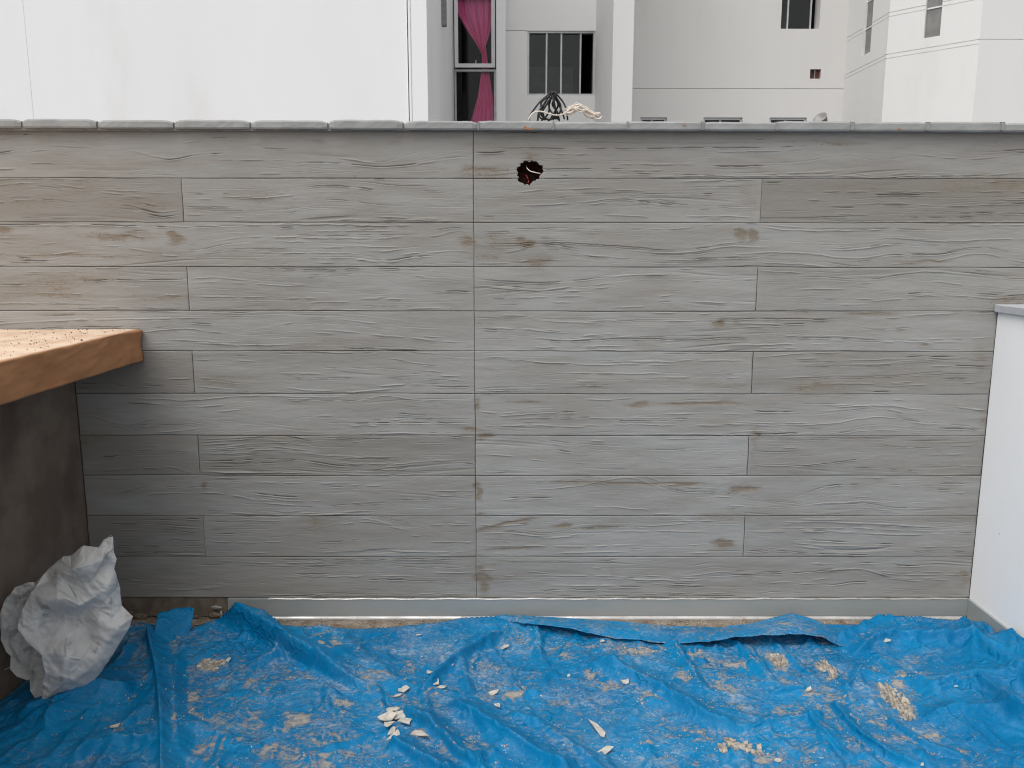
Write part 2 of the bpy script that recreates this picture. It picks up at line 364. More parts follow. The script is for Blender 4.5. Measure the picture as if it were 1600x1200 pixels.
def frame_bm(bm, P, s0, s1, z0, z1, w, dep0, dep1):
    def bx(a, b, c, e):
        v = [bm.verts.new(q) for q in (P(a,c,dep0),P(b,c,dep0),P(b,c,dep1),P(a,c,dep1),P(a,e,dep0),P(b,e,dep0),P(b,e,dep1),P(a,e,dep1))]
        for f in ((3,2,1,0),(4,5,6,7),(0,1,5,4),(1,2,6,5),(2,3,7,6),(3,0,4,7)): bm.faces.new([v[i] for i in f])
    bx(s0, s0+w, z0, z1); bx(s1-w, s1, z0, z1); bx(s0+w, s1-w, z0, z0+w); bx(s0+w, s1-w, z1-w, z1)
def plane_part(name, P, s0, s1, z0, z1, dep, mat, parent, th=0.008):
    v = [P(s0,z0,dep),P(s1,z0,dep),P(s1,z0,dep+th),P(s0,z0,dep+th),P(s0,z1,dep),P(s1,z1,dep),P(s1,z1,dep+th),P(s0,z1,dep+th)]
    return link(name, mesh_py(name, v, ((3,2,1,0),(4,5,6,7),(0,1,5,4),(1,2,6,5),(2,3,7,6),(3,0,4,7))), mat, parent)
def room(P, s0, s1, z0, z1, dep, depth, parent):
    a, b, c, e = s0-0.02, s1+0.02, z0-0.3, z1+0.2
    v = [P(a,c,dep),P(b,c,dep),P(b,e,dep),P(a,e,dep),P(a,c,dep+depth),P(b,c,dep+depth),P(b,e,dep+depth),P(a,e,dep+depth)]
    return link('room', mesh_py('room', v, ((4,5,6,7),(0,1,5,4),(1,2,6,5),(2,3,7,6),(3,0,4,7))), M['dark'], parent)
def sx(u, v, Y): return at_y(u, v, Y)[0]
def sz(u, v, Y): return at_y(u, v, Y)[2]

# --- white building close behind, at the left: blank wall with vertical joints
YL = 5.0
lb = thing('apartment_building', 'tall blank white rendered building behind the left half of the grey wall', 'building')
xr = sx(668, 100, YL); xj = sx(637, 100, YL); xj0 = sx(45, 100, YL); xl = -13.0
facade('facade', (xl, YL), (xj, YL), [(xj0-xl-0.003, xj0-xl+0.003, Z_LOW, Z_TOP, 0.004, True)], M['bwhite'], lb)
facade('corner_pilaster', (xj+0.012, YL-0.02), (xr, YL-0.02), [(0.02, 0.03, Z_LOW, Z_TOP, 0.015, True)], M['bwhite'], lb)
# side wall of the left building (faces right), with a slit in it
YS = 8.75
bm = bmesh.new(); box_bm(bm, xr-0.30, xr-0.004, YL+0.30, YS+0.6, Z_LOW, Z_TOP); side = bm_obj('side_wall', bm, M['bwhite'], lb)
box('roof_slab', xl, xr+0.02, YL-0.05, YS+0.6, Z_TOP+0.002, Z_TOP+0.25, M['bgrey'], lb)
pz = [at_y(686, 34, 6.6)[2], Z_TOP]
box('downpipe', xr-0.003, xr+0.05, 6.75, 6.83, pz[0], pz[1]-0.1, M['lampgrey'], lb)

# --- middle building: recess with the curtained window, sliding window, beige wing
YW = 8.75; YM = 9.05
mb = thing('apartment_building', 'pale grey and beige building behind the wall with sliding window', 'building')
# curtained tall window bay
x0 = xr; x1 = sx(778, 100, YW); w0 = sx(709, 100, YW); w1 = sx(775, 100, YW)
zt = 6.0; zm0, zm1 = sz(740, 112, YW), sz(740, 104, YW); zb = 0.9
zu0, zu1 = sz(740, 104, YW), sz(740, -6, YW)
f, P = facade('window_bay', (x0, YW), (x1, YW), [(w0-x0, w1-x0, zb, zu1+0.05, 0.16, False)], M['bgrey'], mb)
win = bpy.data.objects.new('window', None)
bm = bmesh.new(); frame_bm(bm, P, w0-x0+0.001, w1-x0-0.001, zb+0.001, zm0+0.04, 0.028, 0.05, 0.11)
wlow = bm_obj('lower_window', bm, M['alu'], mb); plane_part('pane', P, w0-x0+0.029, w1-x0-0.029, zb+0.03, zm0+0.011, 0.075, M['clear'], wlow)
bm = bmesh.new(); frame_bm(bm, P, w0-x0+0.012, w1-x0-0.012, zu0-0.01, zu1+0.04, 0.05, 0.0, 0.055)
wup = bm_obj('upper_window', bm, M['whiteframe'], mb); plane_part('pane', P, w0-x0+0.063, w1-x0-0.063, zu0+0.041, zu1-0.012, 0.02, M['clear'], wup)
bm = bmesh.new(); tube_bm(bm, [P(w0-x0+0.30, zu0+0.10, 0.09), P(w0-x0+0.285, zu0+0.0, 0.06)], 0.009, 5); bm_obj('window_stay', bm, M['whiteframe'], wup)
room(P, w0-x0, w1-x0, zb, zu1+0.05, 0.161, 2.2, mb)
# curtain, gathered in a knot
def curtain():
    top = zu1+0.02; knot = sz(757, 82, YW); bot = zb+0.15
    nz, nx = 90, 60; V = []
    def row(z):
        # left and right edge in photo pixels by height
        ks = np.array([(-8, 712, 773), (20, 714, 772), (50, 731, 766), (72, 746, 759), (85, 753, 761), (110, 752, 764), (150, 746, 770), (190, 735, 775), (260, 728, 780)], float)
        zk = np.array([sz(745, k[0], YW+0.125) for k in ks])
        o = np.argsort(zk)
        return np.interp(z, zk[o], ks[o, 1]), np.interp(z, zk[o], ks[o, 2])
    for i in range(nz):
        z = bot+(top-bot)*i/(nz-1); l, r = row(z); L = sx(l, 100, YW+0.125); R = sx(r, 100, YW+0.125); wd = R-L
        for j in range(nx):
            s = j/(nx-1)
            V.append((L+wd*s, YW+0.125+min(wd*0.12, 0.02)*math.sin(s*26+z*0.6)+0.012*math.sin(s*61+z*2), z))
    return mesh_np('curtain', np.array(V), grid_faces(nz, nx), True)
tag(link('curtain', curtain(), M['pink']), 'pink curtain knotted in the middle behind the tall narrow window', 'curtain')
kz = sz(757, 84, YW+0.125)
# bright fin right of the tall window
xf0 = sx(776, 100, YW-0.1); xf1 = sx(790, 100, YW-0.1)
box('fin', xf0, xf1, YW-0.1, YM+0.28, Z_LOW, Z_TOP, M['bwhite'], mb)
# wall with the four-light sliding window
xa = xf1; xb = sx(931, 100, YM); a0 = sx(824, 100, YM); a1 = sx(931, 100, YM)-0.012; b0 = sz(880, 149, YM); b1 = sz(880, 48, YM)
gz = b1+0.015
f, P = facade('window_wall', (xa, YM), (xb, YM), [(a0-xa, a1-xa, b0, b1, 0.14, False), (0.0, a0-xa-0.001, gz-0.02, gz-0.008, 0.015, True)], M['bgrey'], mb)
bm = bmesh.new(); frame_bm(bm, P, a0-xa+0.001, a1-xa-0.001, b0+0.001, b1-0.001, 0.025, 0.02, 0.09)
sw = bm_obj('sliding_window', bm, M['alu'], mb)
edges = [a0-xa+0.026]+[sx(u, 100, YM)-xa for u in (854, 877, 907)]+[a1-xa-0.026]
for i in range(4):
    dep = 0.05 if i % 2 else 0.065
    if i < 3:
        s = edges[i+1]; bm = bmesh.new()
        v = [bm.verts.new(q) for q in (P(s-0.011,b0+0.026,0.03),P(s+0.011,b0+0.026,0.03),P(s+0.011,b0+0.026,0.08),P(s-0.011,b0+0.026,0.08),P(s-0.011,b1-0.026,0.03),P(s+0.011,b1-0.026,0.03),P(s+0.011,b1-0.026,0.08),P(s-0.011,b1-0.026,0.08))]
        for q in ((0,1,5,4),(1,2,6,5),(2,3,7,6),(3,0,4,7)): bm.faces.new([v[k] for k in q])
        bm_obj('stile', bm, M['alu'], sw)
        plane_part('pane', P, edges[i]+(0.012 if i else 0.001), edges[i+1]-0.012, b0+0.027, b1-0.027, dep, M['glass'], sw)
room(P, a0-xa, a1-xa, b0, b1, 0.141, 2.5, mb)
plane_part('reflection_box', P, a0-xa+0.02, edges[3]-0.05, b0-0.2, b0+(b1-b0)*0.62, 0.75, M['frost'], mb, 0.4)  # pale box added in the room to stand in for the panes' reflection
# projecting white pier and its shaded flank
YC = 7.0
xc0 = sx(957, 100, YC); xc1 = sx(989, 100, YC)
box('pier', xc0, xc1, YC, YM+0.5, Z_LOW, Z_TOP, M['bpale'], mb)
# beige wing
YB = 9.5
xw0 = xc1-0.2; xw1 = sx(1322, 100, YB)+0.02
wx = lambda u: sx(u, 60, YB)-xw0
g0 = sz(1100, 139, YB)
holes = [(wx(1219), wx(1279), sz(1250, 45, YB), sz(1250, -75, YB), 0.22, False), (0.0, xw1-xw0, g0, g0+0.010, 0.012, True),
         (wx(1269), wx(1286), sz(1277, 123, YB), sz(1277, 108, YB), 0.10, True)]
lows = [(1004, 1046), (1104, 1166), (1209, 1268)]
for u0, u1 in lows: holes.append((wx(u0), wx(u1), 1.0, sz(1100, 183.5, YB), 0.14, False))
f, P = facade('wing_wall', (xw0, YB), (xw1, YB), holes, M['bbeige'], mb)
h = holes[0]; bm = bmesh.new(); frame_bm(bm, P, h[0]+0.12, h[1]-0.08, h[2]+0.001, h[3]-0.001, 0.022, 0.12, 0.18)
w = bm_obj('casement_window', bm, M['alu'], mb); plane_part('pane', P, h[0]+0.143, h[1]-0.103, h[2]+0.024, h[3]-0.024, 0.14, M['glass'], w)
plane_part('side_panel', P, h[0]+0.001, h[0]+0.119, h[2]+0.001, h[3]-0.001, 0.15, M['dark'], w, 0.02)
room(P, h[0], h[1], h[2], h[3], 0.221, 2.0, mb)
v = holes[2]
vn = plane_part('vent', P, v[0]+0.004, v[1]-0.004, v[2]+0.004, v[3]-0.004, 0.05, M['maroon'], mb, 0.02)
plane_part('vent_bar', P, (v[0]+v[1])/2-0.008, (v[0]+v[1])/2+0.008, v[2]+0.005, v[3]-0.005, 0.03, M['lampgrey'], vn, 0.015)
for k, (u0, u1) in enumerate(lows):
    h = holes[3+k]; bm = bmesh.new(); frame_bm(bm, P, h[0]+0.001, h[1]-0.001, h[2]+0.001, h[3]-0.001, 0.03, 0.03, 0.09)
    w = bm_obj('low_window', bm, M['alu'], mb)
    plane_part('pane', P, h[0]+0.032, h[1]-0.032, h[2]+0.032, h[3]-0.032, 0.06, M['glass'], w)
    s = h[0]+(h[1]-h[0])*0.45
    plane_part('stile', P, s-0.015, s+0.015, h[2]+0.032, h[3]-0.032, 0.045, M['alu'], w, 0.012)
    room(P, h[0], h[1], h[2], h[3], 0.141, 1.2, mb)
box('roof_slab', xr+0.03, xw1-0.01, YW-0.05, YB+3, Z_TOP+0.002, Z_TOP+0.25, M['bgrey'], mb)
box('back_wall', xr+0.03, xw1-0.01, YB+2.6, YB+3, Z_LOW, Z_TOP, M['bgrey'], mb)

# --- faceted white building at the right
rb = thing('apartment_building', 'faceted white building at the right with narrow strip windows', 'building')
D3 = 10.4
def plan(u, dist): p = at_y(u, 100, dist-DIST); return (p[0], p[1])
q0 = plan(1320, 12.56); q1 = plan(1384, D3*1.078); q2 = plan(1527, D3); q3 = (q2[0]+6.0, q2[1]+0.0)
def z_on(u, v, dist): return at_y(u, v, dist-DIST)[2]
zg = z_on(1560, 62, D3); zg2 = z_on(1384, 20, D3*1.078)
def lit(u, p0, p1):                                   # distance along p0-p1 where the sight line of column u meets it
    d = ray(u, 60); a = np.array(p0); b = np.array(p1)-a; L = np.linalg.norm(b); b /= L
    A = np.array([[d[0], -b[0]], [d[1], -b[1]]]); t = np.linalg.solve(A, a-CAMPOS[:2]); return t[1], t[0]*d[1]
def strip(u0, u1, vb, p0, p1, mat, name):
    s0, D0 = lit(u0, p0, p1); s1, _ = lit(u1, p0, p1); L = np.linalg.norm(np.array(p1)-p0)
    zb_ = z_on((u0+u1)/2, vb, D0)
    grooves = [(0.0, L, zg, zg+0.018, 0.02, True), (0.0, L, zg-0.055, zg-0.041, 0.02, True)] if False else []
    hs = [(s0, s1, zb_, 7.2, 0.09, True)]
    # the two scored lines stop either side of the strip window
    for z, (a, b) in ((zg, (0.0, L)), (zg2, (0.0, s0-0.002)), (zg2, (s1+0.002, L))):
        hs.append((a, b, z, z+0.008, 0.008, True)); hs.append((a, b, z-0.05, z-0.043, 0.007, True))
    f, P = facade(name, p0, p1, hs, mat, rb)
    n = 9; hgt = (7.2-zb_)/n; wdw = bpy.data.objects.new('strip_window', None); COL.objects.link(wdw); wdw.parent = rb
    for k in range(n):
        plane_part('pane', P, s0+0.004, s1-0.004, zb_+k*hgt+0.004, zb_+(k+1)*hgt-0.018, 0.04, M['frost'], wdw, 0.03)
        plane_part('bar', P, s0+0.004, s1-0.004, zb_+(k+1)*hgt-0.016, zb_+(k+1)*hgt+0.002, 0.03, M['whiteframe'], wdw, 0.04)
strip(1348, 1361, 88, q0, q1, M['bpale'], 'left_facet')
strip(1443, 1468, 60, q1, q2, M['bpale'], 'middle_facet')
L3 = 6.0
facade('right_facet', q2, q3, [(0.0, L3, z_-0.0, z_+0.008, 0.008, True) for z_ in (zg, zg2)], M['bpale'], rb)
bm = bmesh.new(); vs = [bm.verts.new((p[0], p[1]+dy, Z_TOP+0.002)) for p, dy in ((q0,0),(q1,0),(q2,0),(q3,0))]+[bm.verts.new((q3[0], q3[1]+6, Z_TOP+0.002)), bm.verts.new((q0[0], q3[1]+6, Z_TOP+0.002))]
f = bm.faces.new(vs); e = bmesh.ops.extrude_face_region(bm, geom=[f]); bmesh.ops.translate(bm, vec=(0,0,0.25), verts=[g for g in e['geom'] if isinstance(g, bmesh.types.BMVert)])
bm_obj('roof_slab', bm, M['bgrey'], rb)

# --- grey bowl-shaped lamp head seen over the coping
lp = thing('outdoor_lamp', 'round grey lamp head showing just above the coping towards the right', 'lamp')
c = at_y(1281, 184, 0.9)
bm = bmesh.new(); prof = [(0.0, -0.075), (0.012, -0.07), (0.02, -0.04), (0.03, -0.01), (0.034, 0.0), (0.031, 0.003), (0.026, -0.005), (0.0, -0.008)]
rings = []
for r, h in prof: rings.append([bm.verts.new((r*math.cos(a), r*math.sin(a), h)) for a in [2*math.pi*k/24 for k in range(24)]] if r else [bm.verts.new((0,0,h))])
for A, B in zip(rings, rings[1:]):
    for k in range(24):
        q = [A[k % len(A)], A[(k+1) % len(A)], B[(k+1) % len(B)], B[k % len(B)]]; q = list(dict.fromkeys(q)); bm.faces.new(q)
head = bm_obj('lamp_head', bm, M['lampgrey'], lp, smooth_=True)
head.location = c; head.rotation_euler = (math.radians(50), 0, math.radians(-55))
box('post', c[0]-0.045, c[0]-0.02, c[1]+0.05, c[1]+0.075, -3.2, c[2]-0.03, M['lampgrey'], lp)

# ================================================================ the grey plank wall
ROWS = [1.8461, 1.6805, 1.5252, 1.3655, 1.2046, 1.0549, 0.8938, 0.7332, 0.5766, 0.4161, 0.2507, 0.0826]
XA, XC, XB = -1.184, -0.133, 0.905
XLW, XRW = -1.630, 1.798
wall = thing('garden_wall', 'grey rendered terrace wall scored like long wooden planks', 'wall')
HOLE = at_y(827, 269, 0.0); HR = 0.043
def hole_r(th): return HR*(1+0.10*np.sin(2*th+0.6)+0.07*np.sin(3*th+1.0)+0.05*np.sin(7*th)+0.045*np.sin(13*th+2)+0.03*np.sin(19*th))

STAINS = []   # x, z, rx, rz, strength, tilt
def stain(u, v, ru, rv, s, tilt=0.0):
    p = at_y(u, v); STAINS.append((p[0], p[2], ru/1288*3.1, rv/1288*3.1, s, tilt))
for a in [(757,268,34,9,.62),(775,275,30,3,.6),(827,243,11,8,.55),(732,376,10,6,.75),(770,372,28,14,.38),(765,395,30,10,.4),(812,374,7,5,.95),(822,384,9,7,.95),(838,408,24,9,.85),(853,373,9,3,.6),
    (273,370,8,9,.95),(190,369,45,6,.75),(1158,367,7,6,1.0),(1176,367,6,7,1.0),(1127,503,8,5,1.0),(1152,503,6,4,.5),(1355,490,45,4,.6),(1255,490,25,3,.45),(1410,518,7,4,.7),(1448,537,6,2,.7),
    (745,632,5,10,.9),(754,680,10,7,.9),(735,673,18,5,.6),(1000,631,18,4,.85),(1090,630,85,2.6,.8),(815,629,25,2.5,.5),(748,765,5,14,.9),(752,803,10,3,.85),
    (790,820,48,4,.85,.20),(873,821,14,4,.8,.1),(935,824,26,3,.75),(815,857,60,2.5,.55,.05),(1133,848,14,6,.9),(900,753,55,2,.75),(1010,755,95,2,.75),(1065,757,22,4,.8),(1158,762,16,6,.75),
    (754,908,8,26,1.0),(775,878,45,6,.5),(960,890,12,14,.32),(970,935,55,2,.7),(1157,893,5,2,.8),(320,761,6,6,.8),(500,820,34,14,.42),(130,690,10,12,.5),(150,685,18,8,.4),(350,598,50,14,.4),(640,692,20,8,.35),
    (60,312,70,14,.38),(200,322,75,12,.42),(120,300,50,8,.36),(5,360,12,5,.8),(70,400,90,2,.65),(255,468,40,4,.6),(140,462,120,3,.42),(90,445,80,10,.34),(1275,605,45,8,.36),(1172,310,18,22,.40),
    (1430,300,150,16,.34),(1560,300,50,18,.38),(500,222,20,4,.4),(1290,222,60,4,.4),(540,640,40,6,.3),(100,492,50,2.5,.6),(1440,408,45,3,.6),(1045,600,160,6,.3),(1580,470,30,8,.5),(1540,660,8,30,.4),(1530,560,10,30,.35),(1505,900,10,20,.45),(1180,700,6,30,.4),(1465,705,8,4,.5),(445,745,60,3,.45),(1240,560,60,10,.25),(900,510,60,5,.3),(600,350,60,3,.4)]: stain(*a)

def stain_field(X, Z):
    f = np.zeros_like(X)
    WX = fbm(X*14, Z*45, 301, 4)*1.5; WZ = fbm(X*11+3, Z*40, 302, 4)*1.5
    for (sx_, sz_, rx, rz, s, tl) in STAINS:
        if sx_ < X.min()-3*rx or sx_ > X.max()+3*rx or sz_ < Z.min()-0.2 or sz_ > Z.max()+0.2: continue
        dx = X-sx_+WX*min(0.03, rx*0.9); dz = Z-sz_-dx*tl+WZ*min(0.012, rz*0.8)
        f = np.maximum(f, s*np.exp(-((dx/rx)**2+(dz/rz)**2)*0.75))
    f = f*(0.95+0.60*fbm(X*9, Z*70, 303, 3))
    return f+np.clip(fbm(X*2.4, Z*12, 304, 5)-0.20, 0, 1)*0.62

def make_plank(x0, x1, z0, z1, tone, seed, density=1.0, rough_=1.0):
    rng = np.random.default_rng(seed)
    g = 0.0007
    x0, x1, z0, z1 = x0+g, x1-g, z0+g, z1-g
    nz = int((z1-z0)/0.0015)
    xs = np.r_[x0, x0+0.0012, x0+0.0026, np.linspace(x0+0.006, x1-0.006, max(6, int((x1-x0)/0.0075))), x1-0.0026, x1-0.0012, x1]; nx = len(xs); zs = np.linspace(z0, z1, nz)
    X, Z = np.meshgrid(xs, zs)
    H = z1-z0; W = x1-x0
    WOBZ = 0.0022*fbm(X*2.4, Z*5, 611, 3); WOBX = 0.0020*fbm(X*4, Z*9, 612, 3)
    # trowelled unevenness
    rel = 0.0020*fbm(X*2.2, Z*9, seed, 3)+0.0008*fbm(X*9, Z*40, seed+5, 3)
    groove = np.zeros_like(X)
    # knots bend the grain
    nk = max(1, int(rng.poisson(W*2.6)))
    kn = [(rng.uniform(x0, x1), rng.uniform(0.15, 0.9), rng.uniform(0.06, 0.22), rng.choice([-1, 1])*rng.uniform(0.012, 0.036), rng.uniform(0.18, 0.40)) for _ in range(nk)]
    def path(x, vb):
        z = z0+vb*H + 0.0035*vnoise(x*5+vb*3.0, vb*9+seed, seed+2) + 0.0016*vnoise(x*17, vb*40+seed, seed+3) + 0.0011*vnoise(x*58, vb*90+seed, seed+4)
        for (kx, kv, kw, ka, ks) in kn: z = z+ka*np.exp(-((x-kx)/kw)**2)*np.exp(-((vb-kv)/ks)**2)
        return z
    nl = int(W*42*density)
    for _ in range(nl):
        r = rng.random()
        vb = rng.beta(0.75, 0.9) if r < 0.6 else rng.uniform(0.02, 0.98)
        vb = 0.02+0.96*vb
        ln = min(W*0.95, rng.lognormal(-1.75, 0.85)); c = rng.uniform(x0, x1)
        i0 = np.searchsorted(xs, max(x0+0.004, c-ln/2)); i1 = np.searchsorted(xs, min(x1-0.004, c+ln/2))
        if i1-i0 < 3: continue
        x = xs[i0:i1]; zc = path(x, vb)
        t = np.linspace(0, 1, len(x)); taper = np.minimum(1, 5*np.minimum(t, 1-t))**0.7
        br = smooth(0.62+1.5*vnoise(x*26+rng.uniform(0, 99), np.full_like(x, 3.3), seed+7)+0.25)
        dep = rng.choice([0.0007, 0.0018, 0.0034], p=[0.72, 0.20, 0.08])*rough_
        sg = rng.uniform(0.0008, 0.0014)*(1.0 if dep < 0.002 else 1.25); up = rng.random() < 0.28
        d = (zs[:, None]-zc[None, :])
        a = (taper*br)[None, :]
        prof = np.exp(-(d/sg)**2)
        lip = np.exp(-((d+2.3*sg)/(1.3*sg))**2)*0.60            # plaster pushed up below the cut
        if up:
            rel[:, i0:i1] += a*0.0024*np.exp(-(d/(1.5*sg))**2); continue
        rel[:, i0:i1] += a*dep*(lip-prof*1.15)
        groove[:, i0:i1] = np.maximum(groove[:, i0:i1], a*prof*min(1, dep/0.0022))
    # comb-like patches of close grain
    for _ in range(int(W*2.4*density+rng.random())):
        cx = rng.uniform(x0, x1); cv = rng.choice([0.1, 0.18, 0.85, 0.5], p=[0.35, 0.25, 0.2, 0.2]); wd = rng.uniform(0.06, 0.22); hv = rng.uniform(0.05, 0.14)
        m = np.exp(-((X-cx)/wd)**4-(((Z-z0)/H-cv)/hv)**4)
        lines = vnoise(X*3.0, (Z-0.02*np.sin(X*5+seed))*150, seed+11)
        gr = smooth((lines-0.28)*2.2)*m
        rel -= gr*0.0012*rough_; groove = np.maximum(groove, gr*0.40)
    st = stain_field(X, Z)
    rel -= smooth((st-0.35)*2)*0.0012
    # edges fall back into the joint, a little ragged
    jit = 1+0.8*vnoise(X*40, Z*40, seed+9)
    e = np.minimum(np.minimum(X-x0, x1-X)*1.0, np.minimum(Z-z0, z1-Z))
    jf = 0.15+0.85*smooth(0.55+1.3*fbm(X*2.6, Z*2.6, 505, 3))
    rel -= 0.0022*jf*np.clip(1-e/(0.0022*jit), 0, 1)**1.5
    groove = np.maximum(groove, 0.65*jf*np.clip(1-e/0.0016, 0, 1))
    # raised plaster burr at the ends of the board
    Y = -rel
    V = np.stack([X+WOBX, Y, Z+WOBZ], -1).reshape(-1, 3)
    F = grid_faces(nz, nx)
    n = nx*nz; idx = np.arange(n).reshape(nz, nx)
    keep = np.ones(len(F), bool)
    if abs(HOLE[2]-(z0+z1)/2) < 0.16 and x0 < HOLE[0] < x1:
        # open the hole: drop faces inside, pull the rim vertices on to the outline
        dx = V[:, 0]-HOLE[0]; dz = V[:, 2]-HOLE[2]; th = np.arctan2(dz, dx); rr = np.hypot(dx, dz); R = hole_r(th)
        inside = rr < R
        keep = ~(inside[F].all(1))
        rim = np.zeros(n, bool); q = F[keep]; rim[q[inside[q]]] = True
        s = R/np.maximum(rr, 1e-6); V[rim, 0] = HOLE[0]+dx[rim]*s[rim]; V[rim, 2] = HOLE[2]+dz[rim]*s[rim]; V[rim, 1] += 0.0015
        m = np.abs(rr-R) < 0.006; groove.reshape(-1)[m] *= 0.3
    F = F[keep]
    # returns into the joints
    loops = np.concatenate([idx[0, :], idx[1:, -1], idx[-1, ::-1][1:], idx[::-1, 0][1:-1]])
    B = V[loops].copy(); B[:, 1] = 0.0115
    k = len(loops); ar = np.arange(k); nxt = (ar+1) % k
    SF = np.stack([loops, n+ar, n+nxt, loops[nxt]], -1)
    V = np.vstack([V, B]); F = np.vstack([F, SF])
    ext = lambda a, c: np.concatenate([a.reshape(-1), np.full(k, c)])
    return mesh_np('plank', V, F, True, {'stain': ext(st, 0.3), 'groove': ext(groove, 1.0), 'tone': np.full(len(V), tone)})

XEND = 2.75
for r in range(11):
    z1, z0 = ROWS[r], ROWS[r+1]
    lo = -XEND if r < 5 else XLW; hi = XEND if r < 4 else XRW+0.0022
    if r == 4: lo, hi = -XEND, XRW+0.0022
    # joint columns drawn in towards the corners of the frame
    cuts = [lo, XC, hi] if r % 2 == 0 else [lo, XA, XC, XB, hi]
    TONES = {(0,0):.15,(0,1):.2,(1,0):.52,(1,1):.10,(1,2):.25,(1,3):.66,(2,0):.12,(2,1):.2,(3,0):.36,(3,1):.05,(3,2):.10,(3,3):.28,(4,0):.1,(4,1):.12,(5,0):.5,(5,1):.26,(5,2):.10,(5,3):.42,
             (6,0):.15,(6,1):.16,(7,0):.6,(7,1):.60,(7,2):.05,(7,3):.45,(8,0):.35,(8,1):.15,(9,0):.6,(9,1):.42,(9,2):.12,(9,3):.32,(10,0):.42,(10,1):.25}
    DENS = {(7,1):1.9,(1,3):1.5,(9,0):1.5,(9,3):1.3,(0,0):.6,(0,1):.7,(10,1):1.2}
    for k in range(len(cuts)-1):
        me = make_plank(cuts[k], cuts[k+1], z0, z1, TONES.get((r, k), .2), 100+r*10+k, DENS.get((r, k), 1.0), 1.25 if (r, k) in DENS else 1.0)
        link('plank', me, M['plank'], wall)
# masonry core with a pocket for the hole
cy0, cy1, ctop = 0.0065, 0.20, ROWS[0]-0.004
hx0, hx1, hz0, hz1 = HOLE[0]-0.062, HOLE[0]+0.062, HOLE[2]-0.062, HOLE[2]+0.062
bm = bmesh.new()
box_bm(bm, -XEND, hx0, cy0, cy1, 0.0, ctop); box_bm(bm, hx1, XEND, cy0, cy1, 0.0, ctop)
box_bm(bm, hx0, hx1, cy0, cy1, hz1, ctop); box_bm(bm, hx0, hx1, cy0, cy1, 0.0, hz0)
bm_obj('core', bm, M['core'], wall)
# lining of the hole
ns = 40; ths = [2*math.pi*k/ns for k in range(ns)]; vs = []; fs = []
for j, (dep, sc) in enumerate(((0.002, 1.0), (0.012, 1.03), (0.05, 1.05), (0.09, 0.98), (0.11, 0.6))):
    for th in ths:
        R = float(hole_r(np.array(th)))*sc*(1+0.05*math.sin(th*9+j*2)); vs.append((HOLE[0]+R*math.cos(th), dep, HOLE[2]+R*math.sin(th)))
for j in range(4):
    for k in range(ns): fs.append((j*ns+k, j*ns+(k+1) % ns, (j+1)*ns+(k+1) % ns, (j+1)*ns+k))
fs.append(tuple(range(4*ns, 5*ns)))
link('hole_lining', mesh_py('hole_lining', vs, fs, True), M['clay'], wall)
def wire(name, pts, r, mat, label, cat):
    bm = bmesh.new(); tube_bm(bm, spline(pts, 40), r, 6); return tag(bm_obj(name, bm, mat, smooth_=True), label, cat)
hp = lambda u, v, y: at_y(u, v, y)
wire('white_wire', [hp(822,258,.07), hp(823,262,.02), hp(828,267,.004), hp(838,270,-.004), hp(845,272,.006), hp(846,278,.03)], 0.0019, M['cream'], 'thin white wire curling inside the round hole in the wall', 'wire')
wire('red_wire', [hp(818,272,.06), hp(822,274,.02), hp(825,280,.008), hp(826,286,.006), hp(822,284,.04)], 0.0015, M['redwire'], 'thin red wire at the bottom of the round hole', 'wire')

# coping bricks
def cz(u, v): return at_y(u, v, -0.035)
joints = [-205,-86,32,150,270,390,512,630,747,865,981,1098,1214,1332,1450,1567,1685,1803]
zc0 = cz(800, 204)[2]; zc1 = cz(800, 188.5)[2]
box('mortar_bed', -XEND, XEND, -0.018, 0.205, zc0+0.001, zc1-0.010, M['mortar'], wall)
for i in range(len(joints)-1):
    rng = random.Random(i+40)
    x0 = cz(joints[i], 195)[0]; x1 = cz(joints[i+1], 195)[0]
    rough_ = 1.0 if joints[i] < 640 else 0.35
    gap = 0.003 + 0.004*rough_
    bm = bmesh.new(); nxs = 14
    drop = rng.uniform(-0.003, 0.002)
    secs = []
    for j in range(nxs+1):
        t = j/nxs; x = x0+gap/2+(x1-x0-gap)*t
        e = min(t, 1-t)*nxs
        ch = (0.008*rough_ if e < 0.5 else (0.0015*rough_ if e < 1.5 else 0.0))
        j1 = rng.uniform(-1, 1)*0.0006; j2 = rng.uniform(-1, 1)*0.0006
        tl = 0.0055*(-x/1.8) if x < 0 else 0.0035*(-x/1.8)
        zt_ = zc1+tl+drop-ch*0.7+j2; zb_ = zc0+tl+0.002+rng.uniform(0, 1)*0.001+ch*0.2; yf = -0.035+ch+j1
        secs.append([bm.verts.new(p) for p in ((x, yf+0.003, zb_), (x, yf, zb_+0.005), (x, yf+j2, (zb_+zt_)/2), (x, yf, zt_-0.006), (x, yf+0.006, zt_), (x, 0.22, zt_+0.001), (x, 0.22, zb_))])
    for A, B in zip(secs, secs[1:]):
        for k in range(7): bm.faces.new((A[k], A[(k+1) % 7], B[(k+1) % 7], B[k]))
    bm.faces.new(secs[0]); bm.faces.new(secs[-1][::-1])
    bm_obj('coping_brick', bm, M['coping'], wall, smooth_=False)
